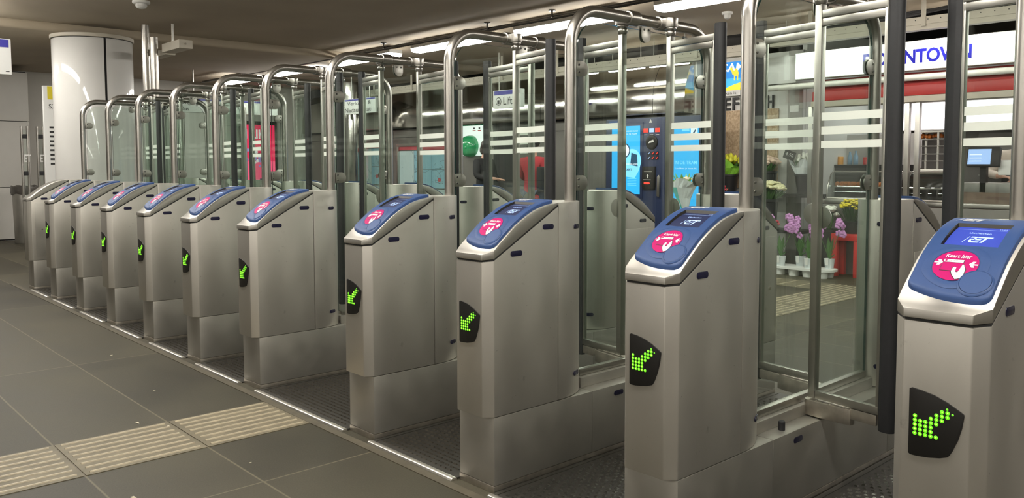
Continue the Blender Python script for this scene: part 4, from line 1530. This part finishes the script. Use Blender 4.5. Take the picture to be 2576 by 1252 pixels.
def bucket_of(label, loc, r0, r1, h, bloom, bmat, n, spread, hh, leafmat='leaf', br=.03, wrap=None, group='flower buckets', bucket='bucket', cat='flowers'):
    t = thing('flower_bucket', label, cat, loc, 0, group)
    build('bucket', MB().lathe([(r0, 0), (r1 * .97, h * .9), (r1 * 1.04, h * .92), (r1 * 1.04, h), (r1 * .94, h), (r1 * .92, h * .8)], 22), bucket, t)
    if wrap:
        mb = MB()
        vs, fs = [], []
        K = 22
        for j, (rr, z) in enumerate(((r1 * .85, h * .92), (spread * .95, h + hh * .35), (spread * 1.15, h + hh * .62))):
            for k in range(K):
                a = 2 * PI * k / K
                q = 1 + .14 * math.sin(a * 5 + j) * (j > 0)
                vs.append((rr * q * math.cos(a), rr * q * math.sin(a), z + (.05 * math.sin(a * 4) if j == 2 else 0)))
        for j in range(2):
            for k in range(K):
                k2 = (k + 1) % K
                fs.append((j * K + k, j * K + k2, (j + 1) * K + k2, (j + 1) * K + k))
        build('wrapping', MB().add(vs, fs), wrap, t, smooth=False)
    mb, lf = MB(), MB()
    for k in range(n):
        a = k * 2.39996
        q = math.sqrt((k + .5) / n)
        x, y = spread * q * math.cos(a), spread * q * math.sin(a)
        z = h + hh * (1 - .35 * q * q) + random.uniform(-.02, .02)
        (tulip if bloom == 'tulip' else rose)(mb, (x, y, z), br * random.uniform(.85, 1.15))
        if k % 3 == 0:
            lf.tube([(x * .3, y * .3, h * .85), (x, y, z)], .004, 5)
        leaf_blade(lf, (x * .5, y * .5, h * .95), (x * 1.15 + random.uniform(-.03, .03), y * 1.15 + random.uniform(-.03, .03), h + hh * random.uniform(.4, .9)), .016)
    build('foliage', lf, leafmat, t, smooth=False)
    build('blossoms', mb, bmat, t)
    return t


def price_card(label, x, y, z, txt, tilt=0.0, stem=.3):
    t = thing('price_card', label, 'price card', (x, y, z), 0, 'price cards in the flowers')
    build('stick', MB().tube([(0, 0, -stem), (0, 0, .01)], .005, 6), 'black_plastic', t)
    mb = MB().box((-.075, -.004, 0), (.075, .004, .11), 0)
    add_text(mb, txt, 1, on_wall(-.055, -.0052, .035), width=.11, height=.045)
    build('card', mb, ['black_print', 'white_print'], t, (0, 0, 0), (0, tilt, 0))
    return t


bucket_of('black bucket of yellow tulips in bright green wrapping on the rack', (-6.19, 7.46, .90), .105, .135, .235, 'tulip', 'tulip_yellow', 26, .17, .24, wrap='wrap_green', br=.032)
price_card('black price card stuck in the yellow tulips', -6.26, 7.36, 1.36, '3,99')
bucket_of('dark crate of pale pink roses under the chipboard panel', (-5.63, 7.47, .90), .11, .13, .28, 'rose', 'rose_pink', 34, .15, .16, br=.040)
bucket_of('black bucket of white tulips with a tilted price card, right on the rack', (-5.14, 7.53, .90), .08, .125, .25, 'tulip', 'bloom_white', 20, .15, .22, br=.026, wrap='paper_wrap')
price_card('tilted black price card above the white tulips', -5.27, 7.35, 1.33, '4,50', .35)
bucket_of('grey bucket overflowing with cream roses on the lower shelf', (-5.42, 7.16, .48), .10, .12, .36, 'rose', 'rose_cream', 60, .20, .20, br=.034)
bucket_of('low pot of red flowers under the cream roses', (-5.26, 6.86, .0), .09, .11, .45, 'rose', 'bloom_red', 46, .14, .17, br=.026, leafmat='leaf_dark')
bucket_of('small red roses in a dark bucket left of the yellow tulips', (-5.97, 6.90, .0), .09, .11, .78, 'rose', 'bloom_red', 18, .10, .25, br=.03, wrap='kraft')
bucket_of('pot of yellow chrysanthemums on the red stand', (-4.33, 7.08, .487), .075, .095, .14, 'rose', 'bloom_yellow', 44, .12, .24, br=.020, leafmat='leaf_dark')
bucket_of('white roses in a dark pot behind the orchids', (-4.60, 7.10, .0), .09, .11, .52, 'rose', 'bloom_white', 10, .09, .26, br=.042)
bucket_of('slim dark pot with a young plant on the floor beside the red stand', (-4.09, 6.90, .0), .04, .055, .21, 'tulip', 'bloom_white', 4, .035, .16, br=.012)

t = thing('red_stand', 'small red plastic stand under the yellow chrysanthemums', 'stand', (-4.33, 7.05, 0))
build('top', MB().box((-.17, -.10, .41), (.17, .14, .485)), 'red_plastic', t, bevel=.008)
for x, y in ((-.13, -.07), (.13, -.07), (-.13, .11), (.13, .11)):
    build('leg', MB().prism([(x - .035, y - .03), (x + .035, y - .03), (x + .035, y + .03), (x - .035, y + .03)], 0, .41), 'red_plastic', t, bevel=.006)

t = thing('plant_tray', 'white plastic plant tray on the floor holding the orchids', 'tray', (-4.70, 6.74, 0))
mb = MB().prism(stadium(.74, .30), .075, .10)
for i in range(4):
    for j in range(2):
        mb.lathe([(.055, 0), (.068, .078)], 14, 0, Matrix.Translation((-.26 + .17 * i, -.07 + .14 * j, 0)))
build('tray', mb, 'white_print', t)


def orchid(label, x, y, h, bl, flip=1):
    t = thing('potted_orchid', label, 'orchid', (x, y, .10), 0, 'orchids in the white tray')
    build('pot', MB().lathe([(.045, 0), (.058, .10), (.062, .11), (.054, .11)], 16), 'paper_wrap', t)
    lf = MB()
    for k in range(7):
        a = k * 2.4
        leaf_blade(lf, (0, 0, .10), (.066 * math.cos(a), .050 * math.sin(a), .16 + .10 * (k % 3)), .028)
    build('leaves', lf, 'leaf', t, smooth=False)
    st, mb = MB(), MB()
    for s in (-1, 1):
        pts = [(s * .02 * q + flip * .02 * (q / 6) ** 2, .01 * s * q, .10 + (h - .12) * q / 6) for q in range(7)]
        st.tube(pts, .004, 6)
        for q in range(9):
            p = Vector(pts[-1]) + Vector((random.uniform(-.045, .045), random.uniform(-.025, .025), random.uniform(-.12, .06)))
            for k in range(5):
                a = 2 * PI * k / 5
                mb.ball(p + Vector((.022 * math.cos(a), -.005, .022 * math.sin(a))), .019, 6, 4, 0, (1, .4, 1))
    build('stem', st, 'leaf', t)
    build('blossoms', mb, bl, t)
    build('label_stick', MB().box((-.018, -.064, .04), (.018, -.062, .12)), 'white_print', t)


orchid('purple orchid at the left end of the white tray', -4.96, 6.67, 0.52, 'orchid')
orchid('tallest purple orchid, second from the left in the white tray', -4.79, 6.81, 0.55, 'orchid')
orchid('purple orchid third from the left in the white tray', -4.61, 6.67, 0.50, 'orchid', -1)
orchid('purple orchid at the right end of the white tray', -4.44, 6.81, 0.50, 'orchid', -1)

# wrapped bouquet before the right ticket machine
t = thing('bouquet_stand', 'slim dark stand before the right ticket machine', 'stand', (-6.04, 6.3, 0))
build('pole', MB().tube([(0, 0, .02), (0, 0, .62)], .018, 10), 'black_plastic', t)
build('foot', MB().lathe([(.13, 0), (.13, .012), (.03, .03)], 24), 'black_plastic', t)
build('holder', MB().lathe([(.05, .60), (.075, .712), (.07, .712), (.045, .61)], 18), 'black_plastic', t)
t = thing('wrapped_bouquet', 'bouquet in white and teal wrapping with yellow green leaves before the machine screen', 'bouquet', (-6.04, 6.3, .72))
mb = MB()
vs, fs = [], []
for j, (rr, z, ox) in enumerate(((.04, 0.0, 0), (.09, .14, -.02), (.15, .27, -.01), (.19, .36, .03))):
    for k in range(20):
        a = 2 * PI * k / 20
        q = 1 + .12 * math.sin(a * 5 + j)
        vs.append((ox + rr * q * math.cos(a), rr * q * math.sin(a) * .8, z + .03 * math.sin(a * 3) * (j == 3)))
for j in range(3):
    for k in range(20):
        k2 = (k + 1) % 20
        fs.append((j * 20 + k, j * 20 + k2, (j + 1) * 20 + k2, (j + 1) * 20 + k))
mb.add(vs, fs, 0)
mb.m = [1 if 6 <= i % 20 <= 13 and i < 40 else 0 for i in range(len(fs))]
build('wrapping', mb, ['paper_wrap', 'teal_wrap'], t, smooth=False)
lf = MB()
for k in range(26):
    a = k * 2.4
    q = .19 * math.sqrt((k + .5) / 26)
    leaf_blade(lf, (q * .5 * math.cos(a), q * .5 * math.sin(a), .25), (.03 + q * 1.2 * math.cos(a), q * math.sin(a), .40 + .05 * math.cos(a * 1.7)), .022)
build('foliage', lf, 'wrap_green', t, smooth=False)
mb = MB()
for k in range(9):
    a = k * 2.4
    rose(mb, (.02 + .10 * math.cos(a) * (k / 9), .10 * math.sin(a) * (k / 9), .38 - .02 * k / 9), .032)
build('blossoms', mb, 'rose_pink', t)
build('tag_card', MB().prism(stadium(.07, .08), -.115, -.112, axis='y', xf=Matrix.Translation((-.06, 0, .06))), 'black_print', t)

# ------------------------------------------------------------------ shop
t = thing('shop_sign', 'long white lit shop sign with blue capital letters at the upper right', 'sign', (-5.05, YB, 2.265))
build('case', MB().box((0, -.12, 0), (7.0, -.001, .31)), 'sign_white', t, bevel=.004)
build('light_face', MB().box((.01, -.126, .008), (6.99, -.1205, .302)), 'sign_lit', t)
mb = MB()
add_text(mb, 'DOWNTOWN', 0, on_wall(.82, -.1285, .072), width=1.115, height=.150, weight=.035)
build('lettering', mb, 'blue_letter', t)
t = thing('side_sign', 'unlit pale grey sign panel left of the lit shop sign', 'sign', (-5.62, YB + .02, 2.24))
build('board', MB().box((0, -.08, 0), (.55, .3, .32)), 'sign_white', t, bevel=.004)

t = thing('shop_counter', 'long shop counter with a brown stone front under the glass cases', 'counter', (-4.6, 7.45, 0))
build('front', MB().box((-.25, 0, 0), (3.8, .85, .80)), 'counter_stone', t, bevel=.005)
build('top', MB().box((-.27, -.03, .80), (3.82, .87, .85)), 'steel_frame', t, bevel=.004)


def glass_case(x, wd, label, h=.33):
    t = thing('glass_case', label, 'display case', (x, 7.5, .85), 0, 'curved glass cases on the counter')
    prof = [(.0, .01), (0, .10), (.03, .20), (.09, h - .03), (.16, h)] + [(.31, h)]
    pin = [(a + .008, b - .008 if i > 2 else b) for i, (a, b) in enumerate(prof)]
    vs, fs = [], []
    n = len(prof)
    for x_ in (0, wd):
        vs += [(x_, a, b) for a, b in prof] + [(x_, a, b) for a, b in pin]
    for i in range(n - 1):
        fs.append((i, i + 1, 2 * n + i + 1, 2 * n + i))
        fs.append((n + i, 3 * n + i, 3 * n + i + 1, n + i + 1))
    fs += [(0, 2 * n, 3 * n, n), (n - 1, 2 * n - 1, 4 * n - 1, 3 * n - 1)]
    build('curved_pane', MB().add(vs, fs), 'case_glass', t, fix=False)
    build('side_frame', MB().tube([(0, a, b) for a, b in prof], .010, 8), 'steel_tube', t)
    build('side_frame', MB().tube([(wd, a, b) for a, b in prof], .010, 8), 'steel_tube', t)
    build('front_rail', MB().tube([(0, 0, .012), (wd, 0, .012)], .012, 8), 'steel_tube', t)
    build('top_rail', MB().tube([(0, .16, h), (wd, .16, h)], .010, 8), 'steel_tube', t)
    build('shelf', MB().box((.01, .05, .14), (wd - .01, .30, .15)), 'steel_frame', t)
    return t


glass_case(-4.83, .85, 'left curved glass display case on the shop counter')
glass_case(-3.90, .43, 'right curved glass display case on the shop counter')
for k in range(7):
    mb = MB()
    for q in range(5):
        mb.ball((random.uniform(-.04, .04), random.uniform(-.05, .05), .02), .03, 8, 5)
    tag(build('bread_roll', mb, 'pastry', None, (-4.74 + .105 * k, 7.68, 1.011)), 'heap of brown rolls on the shelf of the left glass case', 'bread', 'rolls in the left glass case')

t = thing('food_warmer', 'tall glass food warmer with hot snacks behind the window posts', 'food warmer', (-3.96, 7.90, .85))
for x in (0.0, .24, .36):
    for y in (0, .28):
        build('post', MB().box((x - .010, y - .010, .30), (x + .010, y + .010, .78)), 'steel_frame', t)
build('base', MB().box((-.02, -.02, .30 + .0), (.38, .30, .36)), 'steel_frame', t, bevel=.004)
build('stand', MB().box((.02, .02, 0), (.34, .26, .30)), 'dark_steel', t)
build('roof', MB().box((-.02, -.02, .78), (.38, .30, .80)), 'steel_frame', t)
for z in (.45, .53, .62, .70):
    build('shelf', MB().box((-.01, -.01, z), (.37, .29, z + .008)), 'steel_frame', t)
for k in range(9):
    mb = MB()
    for q in range(4):
        mb.ball((random.uniform(-.012, .012), random.uniform(-.04, .04), .012 + random.uniform(0, .015)), random.uniform(.018, .026), 8, 5)
    tag(build('fried_snack', mb, 'pastry', None, (-3.94 + .042 * k, 8.04, 1.574)), 'brown fried snack heaped on the top shelf of the food warmer', 'snack', 'snacks in the food warmer')

t = thing('cash_register', 'cash register with a bright blue screen on the counter', 'cash register', (-3.17, 7.62, .85))
build('stand', MB().box((-.03, .05, 0), (.03, .12, .42)), 'black_plastic', t)
M = Matrix.Translation((0, .02, .50)) @ Matrix.Rotation(R(-12), 4, 'X')
build('monitor', MB().box((-.15, -.02, -.11), (.17, .05, .10), 0, M), 'black_plastic', t, bevel=.008)
mb = MB().box((-.135, -.024, -.09), (.09, -.0205, .075), 0, M)
for k in range(3):
    mb.box((-.12, -.0252, -.06 + .035 * k), (.0, -.0243, -.052 + .035 * k), 1, M)
build('screen', mb, ['register_lit', 'screen_white'], t)
build('printer', MB().box((.14, .06, .30), (.30, .28, .46)), 'sign_white', t, bevel=.012)
build('drawer', MB().box((-.20, .05, 0), (.30, .40, .22)), 'grey_panel', t, bevel=.006)

t = thing('deli_cover', 'low grey plastic counter cover in front of the cash register', 'cover', (-3.4, 7.47, .85))
build('front_pane', MB().box((0, 0, 0), (.62, .012, .21)), 'case_glass', t)
build('panel', MB().box((0, .03, 0), (.62, .05, .12)), 'counter_stone', t)

t = thing('menu_board', 'long glowing white menu board high on the shop back wall', 'menu board', (-6.0, 10.2, 1.74))
build('case', MB().box((0, 0, 0), (7.0, .12, .40)), 'sign_white', t)
build('light_face', MB().box((.02, -.006, .015), (6.98, -.0005, .385)), 'menu_lit', t)
build('frame_bar', MB().box((2.98, -.02, 0), (3.05, -.007, .40)), 'red_paint', t)
for x in (1, 6):
    build('rod', MB().tube([(x, .06, .4), (x, .06, .81)], .015, 8), 'steel_frame', t)

t = thing('back_shelf', 'dark wall shelf unit at the back of the shop behind the glass cases', 'shelf unit', (-5.9, 8.55, 0))
build('board', MB().box((0, 0, 1.22), (1.6, .345, 1.26)), 'black_plastic', t)
build('cabinet', MB().box((0, .02, 0), (1.6, .35, 1.22)), 'dark_steel', t)
build('backsplash', MB().box((0, .35, 1.22), (1.6, .38, 1.66)), 'white_paint', t)
for k, (x, h, mt) in enumerate(((-5.25, .10, 'orange_paint'), (-5.12, .17, 'bottle'), (-5.04, .18, 'bottle'), (-4.90, .09, 'red_plastic'), (-4.78, .08, 'red_plastic'))):
    tag(build('bottle' if mt == 'bottle' else 'tin', MB().lathe([(.028, 0), (.030, .01), (.030, h * .6), (.014, h * .8), (.014, h), (.008, h)] if mt == 'bottle' else [(.04, 0), (.04, h), (.036, h + .005)], 14), mt, None, (x, 8.68, 1.262)),
        ['orange tin at the left on the back shelf', 'left clear blue bottle on the back shelf', 'right clear blue bottle on the back shelf', 'red tin beside the bottles on the back shelf', 'red tin at the right end of the back shelf'][k], 'bottle' if mt == 'bottle' else 'tin')

t = thing('wall_cabinet', 'dark kitchen units with steel shelves at the back of the shop', 'kitchen unit', (-4.2, 10.55, 0))
build('cabinet', MB().box((0, 0, 0), (5, .44, 1.0)), 'dark_steel', t)
build('upper', MB().box((0, .1, 1.35), (5, .44, 1.70)), 'grey_panel', t)
for z in (1.10, 1.22):
    build('shelf', MB().box((0, .1, z), (5, .40, z + .02)), 'steel_frame', t)

for k, x in enumerate((-4.3, -2.6, -.9)):
    t = thing('shop_lamp', ('left', 'middle', 'right')[k] + ' square lamp in the white shop ceiling', 'ceiling lamp', (x, 8.9, 2.55), 0, 'lamps in the shop ceiling')
    build('frame', MB().box((-.62, -.32, -.03), (.62, .32, 0)), 'sign_white', t)
    build('diffuser', MB().box((-.59, -.29, -.036), (.59, .29, -.0305)), 'lamp_shop', t)

# ------------------------------------------------------------------ people
def skin(name, pts, edges, mt, parent, root, lv=2):
    me = bpy.data.meshes.new(name)
    names = list(pts)
    me.from_pydata([pts[k][0] for k in names], [(names.index(a), names.index(b)) for a, b in edges], [])
    me.materials.append(MATS[mt])
    o = link(name, me, parent)
    sk = o.modifiers.new('skin', 'SKIN')
    sk.use_smooth_shade = True
    sk.branch_smoothing = 0.6
    lay = me.skin_vertices[0].data
    for i, k in enumerate(names):
        r = pts[k][1]
        lay[i].radius = r if isinstance(r, tuple) else (r, r)
        lay[i].use_root = (k == root)
    sb = o.modifiers.new('sub', 'SUBSURF')
    sb.levels = lv
    sb.render_levels = lv
    return o


def person(label, loc, rz, H, pose, top, legs, hair='hair_dark', head_tilt=0.0, extra=None):
    """faces +y before turning; pose gives the elbow and wrist points of both arms"""
    t = thing('person', label, 'person', loc, rz)
    s = H / 1.72
    V = lambda x, y, z: (x * s, y * s, z * s)
    hx = math.sin(head_tilt)
    P_ = {'pelvis': (V(0, 0, .96), .11 * s), 'waist': (V(0, 0, 1.10), (.110 * s, .08 * s)), 'chest': (V(0, .0, 1.28), (.115 * s, .08 * s)), 'nape': (V(0, -.01, 1.43), .055 * s),
          'neck': (V(0, .01 + .02 * hx, 1.50), .052 * s), 'jaw': (V(0, .03 + .07 * hx, 1.565 - .01 * hx), (.062 * s, .075 * s)), 'brow': (V(0, .035 + .12 * hx, 1.645 - .03 * hx), (.078 * s, .092 * s)),
          'crown': (V(0, .02 + .15 * hx, 1.70 - .05 * hx), .055 * s), 'nose': (V(0, .125 + .12 * hx, 1.60 - .06 * hx), .012 * s),
          'ear_r': (V(.082, .03 + .1 * hx, 1.61 - .03 * hx), .014 * s), 'ear_l': (V(-.082, .03 + .1 * hx, 1.61 - .03 * hx), .014 * s)}
    E_ = [('pelvis', 'waist'), ('waist', 'chest'), ('chest', 'nape'), ('nape', 'neck'), ('neck', 'jaw'), ('jaw', 'brow'), ('brow', 'crown'), ('jaw', 'nose'), ('brow', 'ear_r'), ('brow', 'ear_l')]
    J_, JE = {'pelvis': (V(0, 0, .96), (.155 * s, .13 * s)), 'waist': (V(0, 0, 1.10), (.16 * s, .125 * s)), 'chest': (V(0, 0, 1.30), (.185 * s, .14 * s))}, [('pelvis', 'waist'), ('waist', 'chest')]
    J_['collar'] = (V(0, -.005, 1.475), .088 * s)
    JE.append(('chest', 'collar'))
    J_['hem'] = (V(0, 0, .84), (.165 * s, .13 * s))
    JE.append(('pelvis', 'hem'))
    T_, TE = {'pelvis': (V(0, 0, .93), (.14 * s, .12 * s))}, []
    for sd, nm in ((1, 'r'), (-1, 'l')):
        el, wr, fd = pose[nm]
        el, wr, fd = Vector(el), Vector(wr), Vector(fd).normalized()
        P_['sh' + nm] = (V(sd * .165, -.005, 1.37), .036 * s)
        P_['el' + nm] = (V(*el), .034 * s)
        P_['wr' + nm] = (V(*wr), .029 * s)
        P_['pa' + nm] = (V(*(wr + fd * .07)), (.036 * s, .020 * s))
        E_ += [('chest', 'sh' + nm), ('sh' + nm, 'el' + nm), ('el' + nm, 'wr' + nm), ('wr' + nm, 'pa' + nm)]
        side = fd.cross(Vector((0, 0, 1)))
        side = side.normalized() if side.length > .1 else Vector((1, 0, 0))
        for q in range(4):
            b = wr + fd * .095 + side * (-.027 + .018 * q)
            ln = (.062, .075, .070, .055)[q]
            P_['f%s%da' % (nm, q)] = (V(*b), .0095 * s)
            P_['f%s%db' % (nm, q)] = (V(*(b + fd * ln * .6 + Vector((0, 0, -.006)))), .0085 * s)
            P_['f%s%dc' % (nm, q)] = (V(*(b + fd * ln + Vector((0, 0, -.022)))), .0075 * s)
            E_ += [('pa' + nm, 'f%s%da' % (nm, q)), ('f%s%da' % (nm, q), 'f%s%db' % (nm, q)), ('f%s%db' % (nm, q), 'f%s%dc' % (nm, q))]
        b = wr + fd * .035 - side * .038 * sd
        P_['th%sa' % nm] = (V(*b), .011 * s)
        P_['th%sb' % nm] = (V(*(b + fd * .045 - side * .018 * sd)), .009 * s)
        E_ += [('pa' + nm, 'th%sa' % nm), ('th%sa' % nm, 'th%sb' % nm)]
        J_['sh' + nm] = (V(sd * .18, -.005, 1.385), .085 * s)
        J_['el' + nm] = (V(*el), .060 * s)
        cu_ = el.lerp(wr, .93)
        J_['cu' + nm] = (V(*cu_), .044 * s)
        JE += [('chest', 'sh' + nm), ('sh' + nm, 'el' + nm), ('el' + nm, 'cu' + nm)]
        P_['hp' + nm] = (V(sd * .085, 0, .88), .07 * s)
        P_['kn' + nm] = (V(sd * .10, .02, .49), .055 * s)
        P_['an' + nm] = (V(sd * .105, -.02, .09), .038 * s)
        P_['to' + nm] = (V(sd * .115, .13, .035), .03 * s)
        E_ += [('pelvis', 'hp' + nm), ('hp' + nm, 'kn' + nm), ('kn' + nm, 'an' + nm), ('an' + nm, 'to' + nm)]
        T_['hp' + nm] = (V(sd * .088, 0, .87), .105 * s)
        T_['kn' + nm] = (V(sd * .10, .02, .49), .075 * s)
        T_['an' + nm] = (V(sd * .105, -.02, .07), .060 * s)
        TE += [('pelvis', 'hp' + nm), ('hp' + nm, 'kn' + nm), ('kn' + nm, 'an' + nm)]
    skin('body', P_, E_, 'skin', t, 'pelvis')
    skin('jacket', J_, JE, top, t, 'pelvis')
    skin('trousers', T_, TE, legs, t, 'pelvis')
    mb = MB().ball(V(0, -.005 + .14 * hx, 1.655 - .035 * hx), .108 * s, 18, 12, 0, (.92, 1.0, 1.0))
    mb.ball(V(0, -.055 + .10 * hx, 1.58 - .02 * hx), .080 * s, 14, 10, 0, (1, .7, 1.1))
    build('hair', mb, hair, t)
    for sd in (1, -1):
        build('shoe', MB().ball(V(sd * .115, .06, .045), .055 * s, 14, 8, 0, (.85, 2.5, .8)), 'shoe', t)
        build('eye', MB().ball(V(sd * .030, .118 + .12 * hx, 1.625 - .05 * hx), .010 * s, 8, 6), 'black_print', t)
    build('mouth', MB().ball(V(0, .108 + .10 * hx, 1.563 - .05 * hx), .018 * s, 8, 6, 0, (1.1, .35, .3)), 'cloth_red', t)
    if extra:
        extra(t, s)
    return t


def phone(t, s):
    pass


person('person in a black jacket holding out a hand before the green cabinet', (-9.93, 6.4, 0), R(-80), 1.64,
       {'r': ((.24, .04, 1.13), (.10, .28, 1.10), (-.3, 1, .0)), 'l': ((-.24, .02, 1.13), (-.09, .24, 1.08), (.4, 1, .05))}, 'cloth_black', 'cloth_black', head_tilt=.5)


def bag(t, s):
    mb = MB().box((.15, -.16, .90), (.24, .14, 1.24))
    build('shoulder_bag', mb, 'cloth_black', t, bevel=.03, segs=3)


person('person in a red jacket and jeans with a dark bag, facing the ticket machines', (-8.55, 6.15, 0), R(12), 1.66,
       {'r': ((.25, -.02, 1.12), (.24, .14, .92), (0, .3, -1)), 'l': ((-.24, .05, 1.13), (-.14, .27, 1.05), (.1, 1, -.1))}, 'cloth_red', 'cloth_jeans', extra=bag)


def apron(t, s):
    build('apron', MB().box((-.15, .115, .45), (.15, .135, 1.15)), 'cloth_black', t, bevel=.01)


person('shop worker in a cream top behind the counter at the right edge', (-3.07, 8.55, 0), PI, 1.72,
       {'r': ((.30, .06, 1.16), (.14, .24, 1.13), (-1, .3, -.1)), 'l': ((-.28, .06, 1.15), (-.12, .25, 1.10), (1, .3, -.1))}, 'cloth_cream', 'cloth_black', extra=apron)
